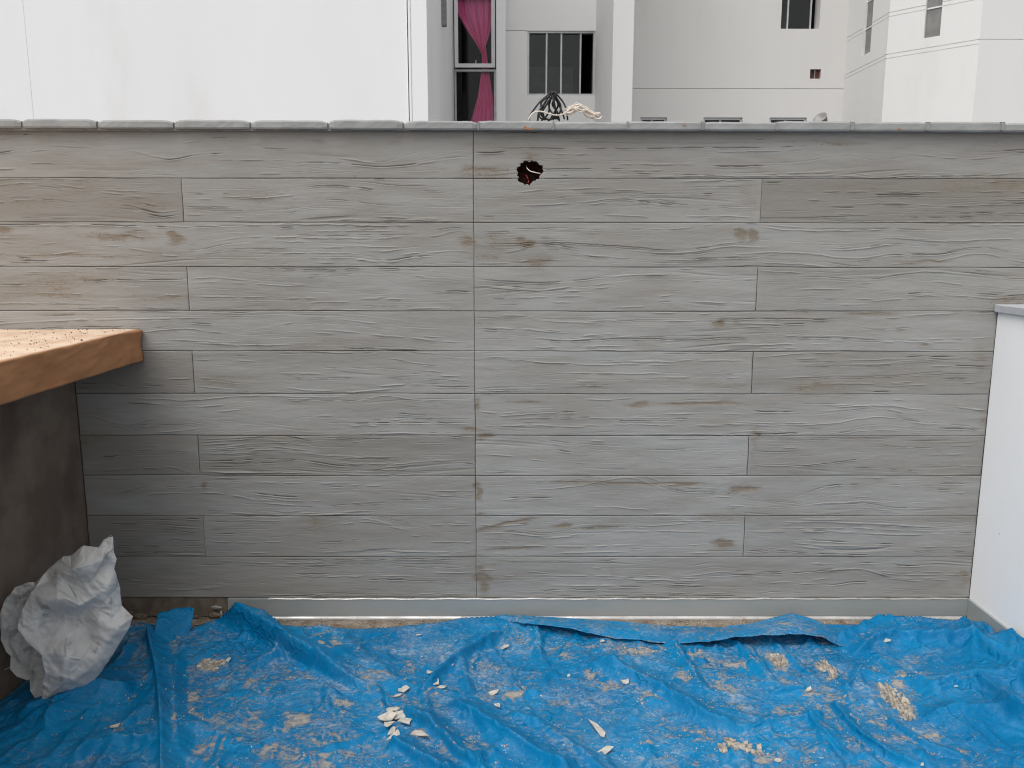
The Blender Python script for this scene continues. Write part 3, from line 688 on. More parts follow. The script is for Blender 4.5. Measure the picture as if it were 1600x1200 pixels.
# mortar filling some joints, chipped
for i, u in enumerate(joints):
    rng = random.Random(i+90); p = cz(u, 197)
    if u > 640:
        bm = bmesh.new(); w = rng.uniform(0.002, 0.006)
        prof = [(-w, zc0+0.003), (w*rng.uniform(.4,1), zc0+0.002), (w, (zc0+zc1)/2), (w*rng.uniform(.5,1.6), zc1-0.003), (-w*rng.uniform(.5,1.6), zc1-0.002), (-w*0.8, (zc0+zc1)/2)]
        A = [bm.verts.new((p[0]+a, -0.0361, b)) for a, b in prof]; B = [bm.verts.new((p[0]+a, 0.0, b)) for a, b in prof]
        bm.faces.new(A)
        for k in range(6): bm.faces.new((A[k], B[k], B[(k+1) % 6], A[(k+1) % 6]))
        bm_obj('joint_mortar', bm, M['mortar'], wall)
def shard(name, u0, u1, v0, v1, Y, mat, parent, th=0.006, seed=0):
    rng = random.Random(seed); n = 9; A = []; c = at_y((u0+u1)/2, (v0+v1)/2, Y); rx = (at_y(u1, v0, Y)[0]-at_y(u0, v0, Y)[0])/2; rz = (at_y(u0, v0, Y)[2]-at_y(u0, v1, Y)[2])/2
    bm = bmesh.new()
    pts = [(c[0]+rx*math.cos(a)*rng.uniform(.7, 1.1), c[2]+rz*math.sin(a)*rng.uniform(.7, 1.1)) for a in [2*math.pi*k/n for k in range(n)]]
    A = [bm.verts.new((x, Y, z)) for x, z in pts]; B = [bm.verts.new((x, Y+th, z)) for x, z in pts]
    bm.faces.new(A)
    for k in range(n): bm.faces.new((A[k], B[k], B[(k+1) % n], A[(k+1) % n]))
    return bm_obj(name, bm, mat, parent)
shard('exposed_brick', 818, 824, 196, 203, -0.0368, M['brick'], wall, seed=3)
shard('exposed_brick', 824, 835, 199.5, 203.5, -0.0372, M['brick'], wall, seed=5)
shard('exposed_brick', 1401, 1410, 200.5, 203, -0.0368, M['brick'], wall, seed=4)
shard('exposed_brick', 1066, 1073, 194, 197, -0.0366, M['brick'], wall, seed=8)
# metal flashing along the foot of the wall
fx0, fx1 = at_y(358, 950)[0], XRW
bm = bmesh.new(); box_bm(bm, fx0, fx1, -0.0115, 0.006, 0.012, ROWS[11]-0.002); bm_obj('flashing', bm, M['flash'], wall)
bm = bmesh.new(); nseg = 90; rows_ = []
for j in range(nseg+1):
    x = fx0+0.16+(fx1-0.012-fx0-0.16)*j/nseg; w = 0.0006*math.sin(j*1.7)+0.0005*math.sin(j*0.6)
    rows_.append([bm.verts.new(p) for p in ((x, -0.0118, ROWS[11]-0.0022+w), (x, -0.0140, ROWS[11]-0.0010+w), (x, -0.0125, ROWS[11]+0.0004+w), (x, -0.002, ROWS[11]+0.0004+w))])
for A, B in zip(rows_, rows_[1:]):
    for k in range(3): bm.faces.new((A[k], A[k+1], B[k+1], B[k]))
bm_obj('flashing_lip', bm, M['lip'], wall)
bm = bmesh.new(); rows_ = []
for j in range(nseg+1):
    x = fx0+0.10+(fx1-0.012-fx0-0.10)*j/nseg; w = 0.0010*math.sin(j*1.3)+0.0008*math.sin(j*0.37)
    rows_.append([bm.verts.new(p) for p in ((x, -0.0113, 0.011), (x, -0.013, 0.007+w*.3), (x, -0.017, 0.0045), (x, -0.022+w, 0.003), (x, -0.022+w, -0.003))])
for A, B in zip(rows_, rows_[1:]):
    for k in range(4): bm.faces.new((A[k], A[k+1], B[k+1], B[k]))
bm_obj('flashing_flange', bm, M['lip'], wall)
# broken render and a mortar lump at the left end of the flashing
def lump(name, c, r, mat, parent, seed, sq=(1,1,1)):
    bm = bmesh.new(); bmesh.ops.create_icosphere(bm, subdivisions=3, radius=1.0)
    for v in bm.verts:
        n = 1+0.35*float(fbm(np.array(v.co.x*2.1+seed), np.array(v.co.y*2.1+v.co.z*1.7), seed, 3))
        v.co = Vector((c[0]+v.co.x*n*r*sq[0], c[1]+v.co.y*n*r*sq[1], c[2]+v.co.z*n*r*sq[2]))
    return bm_obj(name, bm, mat, parent, smooth_=True)
p = at_y(338, 949, -0.006); lump('mortar_lump', p, 0.013, M['mortar'], wall, 4, (1.9,.5,.5))
p = at_y(346, 962, -0.012); lump('mortar_lump', p, 0.009, M['mortarcake'], wall, 6, (.5,.5,2.4))
p = at_y(352, 975, -0.02); lump('mortar_lump', p, 0.014, M['mortarcake'], wall, 9, (1.6,1.4,.5))
for k in range(9):
    p = at_y(200+k*17, 958+((k*7) % 5)*3, -0.004); lump('mortar_lump', p, 0.011+0.003*((k*5) % 3), M['core'], wall, 20+k, (2.0,.6,.9))

# ================================================================ counter at the left, wrapped in kraft paper
counter = thing('counter', 'counter slab wrapped in brown kraft paper against the wall at left', 'counter')
X1 = -1.368; Zt, Zb = 1.137, 1.020; X0 = -3.0; YE = -2.6
bm = bmesh.new()
ny = 150; ring = []
prof = []                                                     # section from the back of the top, over the edge, down the face, under
for s in np.linspace(0, 1, 60): prof.append((X0+(X1-0.008-X0)*s**0.6, Zt))
for a in np.linspace(0, math.pi/2, 5)[1:]: prof.append((X1-0.008+0.008*math.sin(a), Zt-0.008+0.008*math.cos(a)))
for s in np.linspace(0, 1, 22)[1:]: prof.append((X1, Zt-0.008+(Zb+0.004-Zt+0.008)*s))
prof += [(X1-0.004, Zb), (X1-0.15, Zb), (X0, Zb)]
prof = np.array(prof)
ys = np.linspace(YE, -0.004, ny); PX, YY = np.meshgrid(prof[:, 0], ys); PZ = np.tile(prof[:, 1], (ny, 1))
topm = (np.arange(len(prof)) < 60)[None, :]; facem = ((np.arange(len(prof)) >= 62) & (np.arange(len(prof)) < 86))[None, :]
wr = 0.0035*fbm(PX*3, YY*4, 5, 4)+0.0015*fbm(PX*11, YY*9, 6, 3)
wr2 = 0.0085*fbm(YY*3.2, PZ*12+YY*3, 8, 4)+0.0075*np.abs(fbm(YY*6-PZ*9, PZ*20, 9, 3))
PZ = PZ+np.where(topm, wr, 0); PX = PX+np.where(facem, wr2, 0)
low = np.arange(len(prof)) == 85
PZ = PZ+np.where(facem, 0.003*fbm(YY*5, PZ*2, 12, 2), 0)
# the fold of the paper at the far corner
fold = np.where(facem & (YY > -0.07), 0.005*np.sin((YY+0.07)/0.07*math.pi), 0); PX = PX+fold
V = np.stack([PX, YY, PZ], -1).reshape(-1, 3)
me = mesh_np('paper_cover', V, grid_faces(ny, len(prof))[:, ::-1], True)
bm.from_mesh(me); bm.verts.ensure_lookup_table()
n = len(prof)
bm.faces.new([bm.verts[(ny-1)*n+k] for k in range(n)]); bm.faces.new([bm.verts[k] for k in range(n)][::-1])
bpy.data.meshes.remove(me)
pc = bm_obj('paper_cover', bm, M['kraft'], counter, smooth_=True)
at = pc.data.attributes.new('dust', 'FLOAT', 'POINT')
at.data.foreach_set('value', [float(np.clip((v.co.z-(Zt-0.012))/0.010, 0, 1)*smooth((X1-0.004-v.co.x)/0.03+0.25)) for v in pc.data.vertices])
bm = bmesh.new(); box_bm(bm, X0, XLW, YE, -0.003, -0.003, Zb-0.006); bm_obj('side_wall', bm, M['dark_render'], counter)

# ================================================================ white low wall at the right
low_w = thing('low_wall', 'white painted low wall with grey cap at the right edge', 'wall')
zcap = at_y(1553, 488)[2]
box('wall_body', XRW+0.002, XRW+1.0, -2.6, -0.002, -0.003, zcap, M['white'], low_w)
box('cap', XRW-0.014, XRW+1.02, -2.62, -0.003, zcap+0.001, zcap+0.030, M['capstone'], low_w, 0.003)
box('flashing', XRW-0.008, XRW+0.004, -2.59, -0.0135, 0.004, ROWS[11]-0.002, M['flash'], low_w)

# ================================================================ blue tarpaulin
edge = [(-260,1010,.01),(-100,985,.01),(60,985,.01),(150,982,.015),(190,976,.02),(225,974,.025),(243,978,.02),(252,980,.02),(270,982,.02),(290,984,.018),(298,985,.015),(315,978,.012),(345,970,.025),(375,966,.035),(400,965,.045),(425,971,.04),(445,986,.02),(455,995,.008),(500,990,.008),(560,986,.008),(620,982,.010),(690,974,.012),(720,968,.016),
        (780,965,.020),(830,967,.02),(870,969,.02),(950,974,.018),(1050,982,.016),(1120,984,.018),(1170,979,.025),(1205,970,.04),(1238,962,.055),(1262,968,.045),(1290,980,.025),(1340,981,.02),(1372,980,.025),(1390,970,.04),(1405,966,.05),(1440,967,.05),(1480,973,.04),(1500,982,.025),(1515,981,.025),(1535,974,.035),(1556,969,.045),(1580,985,.045),(1605,1002,.05),(1700,1085,.06)]
E3 = np.array([at_z(u, v, z) for u, v, z in edge])
o = np.argsort(E3[:, 0]); E3 = E3[o]
E3[:, 1] = np.minimum(E3[:, 1], -0.027)
NX, NY = 760, 300
xs = np.linspace(XLW+0.006, XRW-0.011, NX)
yb = np.interp(xs, E3[:, 0], E3[:, 1]); ze = np.interp(xs, E3[:, 0], E3[:, 2])
ker = np.ones(3)/3; yb = np.convolve(np.pad(yb, 1, 'edge'), ker, 'valid'); ze = np.convolve(np.pad(ze, 1, 'edge'), ker, 'valid')
tt = 1-(1-np.linspace(0, 1, NY))**1.0
Y0 = -1.75
TX = np.tile(xs, (NY, 1)); TY = Y0+(yb[None, :]-Y0)*tt[:, None]
back = (yb[None, :]-TY)                                   # distance in front of the back edge
def tarp_height(TX, TY, back, ze_):
    Zt_ = 0.006+0.004*fbm(TX*4, TY*4, 3, 4)
    Zt_ = Zt_+ze_*np.exp(-(back/0.055)**1.5)
    LX = np.zeros_like(TX); LY = np.zeros_like(TX)
    def fold_(pix, h, wf, wb, lean=0.45, t0=0.12, t1=0.12, z=0.0):
        nonlocal LX, LY
        """ridge along a photo polyline; wf = width of the face to the right of its direction, wb = width to the left"""
        P = np.array([at_z(u, v, z)[:2] for u, v in pix]); P = spline(P, 30)
        d, s, t = seg_dist(TX, TY, P)
        tap = smooth(np.minimum(t/t0 if t0 else 1, 1))*smooth(np.minimum((1-t)/t1 if t1 else 1, 1))
        w = np.where(s < 0, wf, wb)
        k = np.clip((t*29).astype(int), 0, 28); T = P[k+1]-P[k]; T = T/np.linalg.norm(T, axis=-1, keepdims=True)
        a = lean*1.5*h*tap*np.exp(-(d/(0.8*np.maximum(wf, wb)))**1.5); LX = LX+a*T[..., 1]; LY = LY-a*T[..., 0]
        return 1.5*h*tap*np.exp(-(d/w)**1.08)
    F = 0
    # pleat running down from the upright flap, and the step at its left
    F = F+fold_([(246,985),(246,1010),(258,1060),(268,1130),(272,1215),(276,1300)], .044, .030, .018, t0=.10, t1=.0)
    F = F+fold_([(290,1010),(280,1060),(284,1120),(290,1200)], .014, .012, .012, t0=.3)
    # great diagonal fold, steep on its near side
    F = F+fold_([(335,966),(400,985),(470,1017),(530,1050),(575,1083),(603,1108)], .056, .024, .060, lean=0.75, t0=.05, t1=.40)
    F = F+fold_([(420,975),(520,1000),(600,1060),(640,1100)], .012, .05, .05, lean=0)
    # crossing fold from the upper right
    F = F+fold_([(800,985),(745,1020),(700,1050),(672,1075),(648,1098)], .030, .018, .022, lean=-0.2, t0=.3, t1=.2)
    # fan of folds below the pile of flakes
    F = F+fold_([(628,1112),(668,1135),(700,1160),(728,1190),(760,1215)], .030, .016, .026)
    F = F+fold_([(700,1100),(745,1125),(800,1160),(850,1190),(900,1230)], .028, .028, .036)
    F = F+fold_([(610,1165),(660,1190),(720,1225)], .030, .022, .030)
    F = F+fold_([(590,1150),(560,1165),(500,1180)], .010, .012, .012)
    # folds across the middle
    F = F+fold_([(918,1035),(960,1050),(1010,1072),(1060,1100),(1110,1130),(1170,1150)], .030, .030, .045)
    F = F+fold_([(790,1120),(860,1150),(930,1200),(980,1240)], .020, .03, .04)
    F = F+fold_([(880,1045),(850,1070),(820,1095)], .008, .012, .012)
    F = F+fold_([(1150,1145),(1230,1128),(1290,1120)], .012, .014, .016)
    # creases in the right half
    F = F+fold_([(1200,1088),(1235,1084),(1262,1081)], .012, .007, .012)
    F = F+fold_([(1300,1100),(1340,1150),(1390,1185),(1450,1215)], .022, .014, .02)
    F = F+fold_([(1262,1120),(1290,1155),(1340,1195)], .014, .010, .014)
    F = F+fold_([(1385,1128),(1420,1155),(1460,1175),(1520,1195)], .018, .012, .022)
    F = F+fold_([(1318,1085),(1335,1060),(1350,1045)], .010, .010, .010)
    F = F+fold_([(1330,1030),(1360,1010),(1400,1002),(1470,1005),(1540,1010)], .026, .020, .04)
    F = F+fold_([(1440,1090),(1500,1068),(1560,1070),(1620,1085)], .030, .045, .05)
    F = F+fold_([(1530,1075),(1570,1110),(1620,1150)], .040, .035, .05)
    F = F+fold_([(1440,1128),(1500,1120),(1560,1122),(1640,1150)], .030, .06, .05)
    F = F+fold_([(1500,985),(1530,1010),(1560,1045),(1620,1085)], .035, .05, .04)
    F = F+fold_([(1560,972),(1590,1000),(1640,1050)], .05, .03, .05)
    F = F+fold_([(1400,968),(1380,985),(1350,1000),(1300,1012)], .022, .018, .02)
    # left corner, dark billows under the sack
    F = F+fold_([(20,1130),(80,1105),(150,1090),(215,1085)], .028, .05, .05)
    F = F+fold_([(100,1200),(150,1170),(215,1165),(255,1170)], .020, .02, .03)
    F = F+fold_([(215,1000),(190,1050),(130,1100),(60,1150)], .020, .04, .03)
    F = F+fold_([(420,1100),(470,1085),(540,1090)], .006, .02, .02)
    Zt_ = Zt_+F
    # small wrinkles
    Zb = Zt_.copy(); ef = smooth(back/0.05)
    rid = 1-np.abs(fbm(TX*5+0.5*TY, TY*8-TX*1.5, 21, 3))*2.2
    Zt_ = Zt_+0.0045*np.clip(rid, 0, 1)**3
    rid = 1-np.abs(fbm(TX*13+2*TY, TY*17-4*TX, 33, 3))*2.0
    Zt_ = Zt_+0.0030*np.clip(rid, 0, 1)**3+0.0010*fbm(TX*40, TY*40, 13, 3)
    # crisp creases of stiff sheeting
    rg = np.random.default_rng(77)
    for k in range(14):
        an = rg.uniform(-0.2, 1.2)+(math.pi/2 if k % 3 == 0 else 0); lam = rg.uniform(0.07, 0.30); q = (TX*math.cos(an)+TY*math.sin(an)+0.03*fbm(TX*4, TY*4, 90+k, 2))/lam+rg.random()
        msk = smooth(2.2*vnoise(TX*2.6+k*5.1, TY*3.4+k*2.3, 120+k)+0.1)
        Zt_ = Zt_+lam*0.042*np.clip(1-np.abs((q % 1.0)*2-1)*3.6, 0, 1)*msk
    Zt_ = Zb+(Zt_-Zb)*ef
    # drawn up against the low wall at the right
    Zt_ = Zt_+0.080*np.exp(-(np.abs(XRW-0.011-TX)/0.045)**1.3)*smooth((back-0.07)/0.10)
    return np.maximum(Zt_, 0.002), LX, LY
TZ, LX, LY = tarp_height(TX, TY, back, ze[None, :])
# sand and dust lying on it: photo-placed patches
dust = np.zeros_like(TX)
DP = [(335,1040,32,12,.8),(345,1062,18,7,.6),(520,1018,22,8,.8),(440,1038,20,6,.6),(470,1055,35,9,.6),(540,1098,14,7,.8),(470,1125,22,8,.9),(455,1135,12,6,.8),(560,1022,9,5,.7),(590,1065,40,8,.55),(640,1040,12,14,.6),(680,1080,30,9,.55),(690,1015,14,4,.5),(720,1028,8,4,.6),(750,1040,16,8,.75),(765,1080,20,18,.55),(800,1085,16,8,.9),(760,1045,40,6,.5),
      (505,1185,50,8,.6),(540,1180,24,5,.6),(660,1155,16,12,.75),(700,1150,10,4,.7),(740,1160,40,10,.45),(800,1170,20,6,.6),(815,1080,12,10,.95),(845,1080,9,9,.55),(930,1052,14,9,.85),(870,1020,40,14,.55),(900,1010,60,10,.5),(820,1000,40,14,.45),(955,1010,60,5,.65),(1010,1018,50,6,.85),(1075,1022,30,6,.85),(1155,1033,40,4,.8),(1080,1055,18,12,.75),(1135,1075,16,8,.8),(1165,1060,30,14,.55),
      (1020,1095,30,10,.75),(1005,1068,14,8,.7),(960,1072,16,6,.55),(925,1070,8,5,.5),(870,1100,16,10,.55),(1000,1160,14,6,.7),(1040,1180,40,6,.5),(1160,1170,28,10,.9),(1185,1180,16,10,.9),(1215,1033,11,10,.95),(1292,1046,11,14,.95),(1285,1050,16,12,.5),(1415,1063,22,10,.9),(1445,1062,14,10,.6),(1405,1095,22,26,.85),(1420,1080,24,14,.6),(1240,1115,26,10,.75),(1310,1105,12,22,.6),(1335,1130,20,14,.6),(1360,1165,50,9,.65),(1390,1140,16,6,.8),(1440,1160,50,7,.8),(1500,1180,40,6,.8),
      (1470,1140,30,8,.5),(1230,1060,12,9,.55),(1300,1070,16,8,.5),(1220,1180,24,14,.6),(1260,1190,20,10,.6),(1290,1100,16,10,.5),(1130,1105,60,10,.4),(1090,1150,60,14,.45),(180,1140,14,7,.7),(230,1075,9,8,.6),(190,1090,26,7,.5),(100,1120,35,6,.55),(75,1160,18,12,.5),(140,1185,14,5,.7),(300,1090,26,9,.85),(298,1115,26,8,.8),(285,1145,6,18,.9),(385,1140,30,10,.55),(380,1160,16,8,.75),(300,1060,16,6,.6),(420,1085,30,8,.4),(350,1110,40,10,.4),(240,1130,10,18,.55),(600,1190,30,8,.45),(660,1120,20,10,.4),(950,1120,30,10,.35),(890,1140,40,8,.35),(1370,1045,14,6,.5),(1490,1065,14,4,.6)]
DWX = 0.045*fbm(TX*11, TY*13, 401, 4); DWY = 0.040*fbm(TX*11+4, TY*13, 402, 4)
for u, v, ru, rv, s in DP:
    p = at_z(u, v, 0.01); px = at_z(u+ru, v, 0.01)[0]-p[0]; py = abs(at_z(u, v+rv, 0.01)[1]-at_z(u, v-rv, 0.01)[1])/2
    dust = np.maximum(dust, s*np.exp(-(((TX+DWX-p[0])/(px*1.15))**2+((TY+DWY-p[1])/(py*1.15))**2)*0.8))
dust = np.maximum(dust, 0.21+0.62*fbm(TX*6, TY*8, 55, 5))
# dust gathers where it is level, the swept billows at right and the left corner are cleaner
gy, gx = np.gradient(TZ, axis=0)/np.maximum(1e-6, np.gradient(TY, axis=0)), np.gradient(TZ, axis=1)/np.gradient(TX, axis=1)
slope = np.hypot(gx, gy)
clean = np.clip(smooth((slope-0.25)*2.2), 0, 1)
for u, v, ru, rv in ((1540,1040,95,55),(1560,1140,90,60),(60,1120,150,80),(270,970,45,30),(1420,1010,70,20),(255,1060,14,80)):
    p = at_z(u, v, 0.01); px = at_z(u+ru, v, 0.01)[0]-p[0]; py = abs(at_z(u, v+rv, 0.01)[1]-at_z(u, v-rv, 0.01)[1])/2
    clean = np.maximum(clean, 0.9*np.exp(-(((TX-p[0])/px)**2+((TY-p[1])/py)**2)*0.9))
dust = dust*(1-0.85*clean)
PXX = np.clip(TX+LX, XLW+0.004, XRW-0.010); PYY = np.minimum(TY+LY, -0.026)
me = mesh_np('tarpaulin', np.stack([PXX, PYY, TZ], -1).reshape(-1, 3), grid_faces(NY, NX), True, {'dust': dust, 'clean': clean})
tarp = thing('tarpaulin', 'crumpled blue plastic tarpaulin covered in dust over the floor', 'tarpaulin')
sheet = link('sheet', me, M['tarp'], tarp)
def tarp_z(x, y):
    i = np.clip(np.searchsorted(xs, x), 1, NX-1); yy = TY[:, i]; return float(np.interp(y, yy, TZ[:, i]))
def on_tarp(u, v):
    z = 0.01
    for _ in range(4): p = at_z(u, v, z); z = tarp_z(p[0], p[1])
    return np.array([p[0], p[1], z])
# corner turned up against the wall
def flap():
    n, m = 26, 22; G = np.zeros((m, n, 3))
    L = spline([at_z(*p) for p in ((238,1012,.022),(240,990,.05),(247,958,.088))], m); Rr = spline([at_z(*p) for p in ((294,996,.010),(299,976,.045),(304,949,.092))], m)
    for j in range(m):
        for i in range(n):
            t_ = i/(n-1); b = math.sin(t_*math.pi); G[j, i] = L[j]*(1-t_)+Rr[j]*t_
            G[j, i, 1] += 0.020*b*(j/(m-1))+0.004*float(vnoise(np.array(t_*6), np.array(j*0.25), 3))
            G[j, i, 1] = min(G[j, i, 1], -0.02)
            if j == m-1: G[j, i, 2] += 0.004*float(vnoise(np.array(t_*9), np.array(0.3), 8))
    return mesh_np('turned_up_corner', G.reshape(-1, 3), grid_faces(m, n), True, {'dust': np.full(m*n, 0.02), 'clean': np.full(m*n, 0.9)})
fl = link('turned_up_corner', flap(), M['tarp'], tarp); md = fl.modifiers.new('thickness', 'SOLIDIFY'); md.thickness = 0.0015
# turned-over hem along the back: a second layer whose free edge lifts clear of the sheet
top_e = [(u, v, z) for u, v, z in edge if 770 <= u <= 1400]
low_e = [(775,968,.020),(800,974,.018),(840,978,.042),(880,982,.046),(920,990,.040),(960,998,.025),(1000,1002,.018),(1050,1007,.014),(1100,1005,.034),(1150,998,.050),(1200,994,.060),(1250,993,.064),(1285,996,.052),(1310,1011,.016),(1340,1007,.022),(1380,999,.026),(1400,993,.02)]
NU, NV = 240, 18
uu = np.linspace(775, 1398, NU)
tu = np.array([e_[0] for e_ in top_e]); T3 = np.array([at_z(*e_) for e_ in top_e]); L3_ = np.array([at_z(*e_) for e_ in low_e]); lu = np.array([e_[0] for e_ in low_e])
HV = np.zeros((NV, NU, 3))
for k in range(3):
    a = np.interp(uu, tu, T3[:, k]); b = np.interp(uu, lu, L3_[:, k])
    for j in range(NV): HV[j, :, k] = a+(b-a)*j/(NV-1)
jv = np.linspace(0, 1, NV)[:, None]
HV[..., 2] += 0.010*np.sin(jv*math.pi)+0.004+0.004*fbm(np.tile(uu*0.02, (NV, 1)), jv*2+0*uu[None, :], 4, 3)
HV[..., 1] += (jv**3)*(0.0040*vnoise(uu*0.12, uu*0, 2)+0.0012*vnoise(uu*0.5, uu*0, 5))[None, :]
HV[:2, :, 1] += 0.003; HV[:2, :, 2] += 0.006; HV[..., 1] = np.minimum(HV[..., 1], -0.023)
hd = 0.32+0.25*fbm(HV[..., 0]*8, HV[..., 1]*20, 71, 3)
me = mesh_np('folded_hem', HV.reshape(-1, 3), grid_faces(NV, NU)[:, ::-1], True, {'dust': hd, 'clean': np.full(hd.shape, 0.35)})
hem = link('folded_hem', me, M['tarp'], tarp)
md = hem.modifiers.new('thickness', 'SOLIDIFY'); md.thickness = 0.0015; md.offset = -1

# ================================================================ white sack
sack = thing('sack', 'crumpled empty white woven plastic sack slumped in the left corner', 'sack')
def sack_y(v): return -0.50-0.07*(v-840)/250.0
from mathutils.geometry import delaunay_2d_cdt
def sack_sheet(name, outline, inner, folds, yoff, seed, amp=1.0, levels=4):
    """a sheet of the sack: fold points (u, v, metres towards the viewer) joined by flat facets, then softened and crinkled"""
    pts = []; edges = []; faces = [list(range(len(outline)))]
    for p in outline: pts.append(p)
    for k in range(len(outline)): edges.append((k, (k+1) % len(outline)))
    for f in folds:
        ids = []
        for p in f:
            hit = [k for k, q in enumerate(pts) if abs(q[0]-p[0]) < 1 and abs(q[1]-p[1]) < 1]
            if hit: ids.append(hit[0])
            else: pts.append(p); ids.append(len(pts)-1)
        edges += list(zip(ids, ids[1:]))
    for p in inner: pts.append(p)
    V2, _, F, ov, _, _ = delaunay_2d_cdt([Vector((p[0], p[1])) for p in pts], edges, [], 0, 1e-6)
    area = lambda f: True
    ol = [(p[0], p[1]) for p in outline]
    def inside(x, y):
        c = False; n = len(ol)
        for k in range(n):
            (x0, y0), (x1, y1) = ol[k], ol[(k+1) % n]
            if (y0 > y) != (y1 > y) and x < (x1-x0)*(y-y0)/(y1-y0)+x0: c = not c
        return c
    dep = []
    for k, v in enumerate(V2):
        if ov[k]: dep.append(pts[ov[k][0]][2])
        else: dep.append(min(pts, key=lambda p: (p[0]-v[0])**2+(p[1]-v[1])**2)[2])
    bm = bmesh.new(); bv = [bm.verts.new((v[0], v[1], d*1000)) for v, d in zip(V2, dep)]
    for f in F:
        cx = sum(V2[k][0] for k in f)/len(f); cy_ = sum(V2[k][1] for k in f)/len(f)
        if inside(cx, cy_): bm.faces.new([bv[k] for k in f])
    bmesh.ops.delete(bm, geom=[v for v in bm.verts if not v.link_faces], context='VERTS')
    for lv in range(levels):
        bmesh.ops.subdivide_edges(bm, edges=bm.edges[:], cuts=1, use_grid_fill=True)
        bm.verts.ensure_lookup_table(); bm.verts.index_update()
        bd = np.array([v.is_boundary for v in bm.verts]); co = np.array([v.co[:] for v in bm.verts]); E_ = np.array([[v.index for v in e.verts] for e in bm.edges])
        for it in range(2 if lv else 1):
            acc = np.zeros_like(co); cnt = np.zeros(len(co))
            for a, b in ((0, 1), (1, 0)): np.add.at(acc, E_[:, a], co[E_[:, b]]); np.add.at(cnt, E_[:, a], 1)
            av = acc/cnt[:, None]; m = ~bd
            co[m, 2] = co[m, 2]*0.55+av[m, 2]*0.45
        for v, c in zip(bm.verts, co): v.co = c
    bm.faces.ensure_lookup_table()
    fs = [[v.index for v in f.verts] for f in bm.faces]; bm.free()
    X, Y_, D = co[:, 0], co[:, 1], co[:, 2]/1000
    rg = np.random.default_rng(seed); tri = lambda z: np.abs((z % 1.0)*2-1)
    wx = X+25*fbm(X*0.006, Y_*0.006, seed+40, 2); wy = Y_+25*fbm(X*0.006+9, Y_*0.006, seed+41, 2)
    for k in range(12):
        an = rg.uniform(0, math.pi); lam = math.exp(rg.uniform(math.log(45), math.log(190))); msk = smooth(0.1+1.8*vnoise(X*0.006+k*7.7, Y_*0.006+k*3.1, seed+60+k))
        D = D+amp*lam*0.000040*np.clip(1-2.2*tri((wx*math.cos(an)+wy*math.sin(an))/lam+rg.random()), 0, 1)*msk
    D = D+amp*0.0016*fbm(X*0.02, Y_*0.02, seed+90, 3)
    U = X/4.527+1.1*vnoise(Y_*0.02, X*0.02, seed); Vv = 830+Y_/4.527
    d = _r2[None]*((U-800)/FPX)[:, None]+_d2[None]*((Vv-600)/FPX)[:, None]+_fwd[None]
    P = CAMPOS+d*((sack_y(Vv)+yoff-CAMPOS[1])/d[:, 1])[:, None]
    n = CAMPOS-P; n[:, 2] *= 0.6; n /= np.linalg.norm(n, axis=-1, keepdims=True); P = P+n*D[:, None]
    P[:, 0] = np.maximum(P[:, 0], XLW+0.003); P[:, 2] = np.maximum(P[:, 2], 0.012)
    o_ = link(name, mesh_py(name, P, fs, True), M['sack'], sack)
    md = o_.modifiers.new('thickness', 'SOLIDIFY'); md.thickness = 0.0012; md.offset = -1
    return o_
FRONT = [(800,30,.02),(806,120,.02),(822,190,.015),(806,262,.02),(842,370,.01),(860,522,.0),(936,600,.005),(918,665,.015),(860,750,.02),(802,850,.025),(700,1000,.03),(640,1065,.03),(556,1120,.035),(440,1130,.055),(350,1150,.075),(285,1165,.09),(300,1050,.10),(312,930,.12),(292,820,.125),(180,722,.12),(118,640,.11),(140,540,.10),(215,400,.085),(245,368,.065),(330,270,.03),(450,170,.02),(500,165,.025),(590,94,.02),(700,106,.025),(742,48,.02)]
FOLDS = [[(215,400,.085),(300,432,.108),(400,440,.112),(490,446,.112),(562,492,.092)], [(245,368,.065),(400,372,.078),(520,438,.075)], [(292,820,.125),(340,742,.105),(395,752,.118),(440,785,.128),(462,835,.126),(440,985,.112),(430,1030,.105),(285,1165,.09)],
         [(410,275,.062),(500,245,.088),(640,215,.080),(742,150,.050)], [(742,150,.050),(640,330,.058),(530,430,.060)], [(806,262,.02),(770,350,.058),(745,470,.052),(800,600,.032),(860,522,.0)], [(936,600,.005),(830,660,.060),(720,800,.062),(580,850,.078),(545,870,.084),(462,835,.126)],
         [(590,94,.02),(560,150,.06),(500,245,.088)], [(700,106,.025),(790,112,.030)], [(440,985,.112),(500,1000,.095),(540,1040,.072),(556,1120,.035)]]
INNER = [(400,560,.058),(290,520,.086),(180,580,.098),(330,640,.052),(450,620,.040),(560,590,.040),(575,720,.044),(470,720,.058),(250,660,.090),(350,880,.098),(400,900,.095),(620,520,.046),(690,420,.064),(620,640,.036),(700,600,.060),(650,760,.052),(600,960,.074),(680,900,.070),(520,920,.082),(470,340,.060),(340,340,.040),(700,240,.046),(600,180,.076),(430,210,.042),(360,1060,.088),(760,540,.046)]
FRONT, INNER, FOLDS = [(a, b, c*1.35) for a, b, c in FRONT], [(a, b, (c-.055)*1.9+.065) for a, b, c in INNER], [[(a, b, c*1.35) for a, b, c in f] for f in FOLDS]
sack_sheet('sack_front', FRONT, INNER, FOLDS, 0.0, 21, 0.6)
NECK = [(262,395,.03),(240,352,.03),(190,350,.04),(110,382,.045),(30,480,.05),(-4,570,.055),(4,750,.055),(40,830,.06),(72,862,.065),(68,950,.07),(120,1000,.075),(190,1026,.075),(208,1020,.07),(216,1100,.075),(252,1166,.08),(330,1140,.05),(350,1000,.02),(330,820,.0),(240,640,.0),(250,480,.0)]
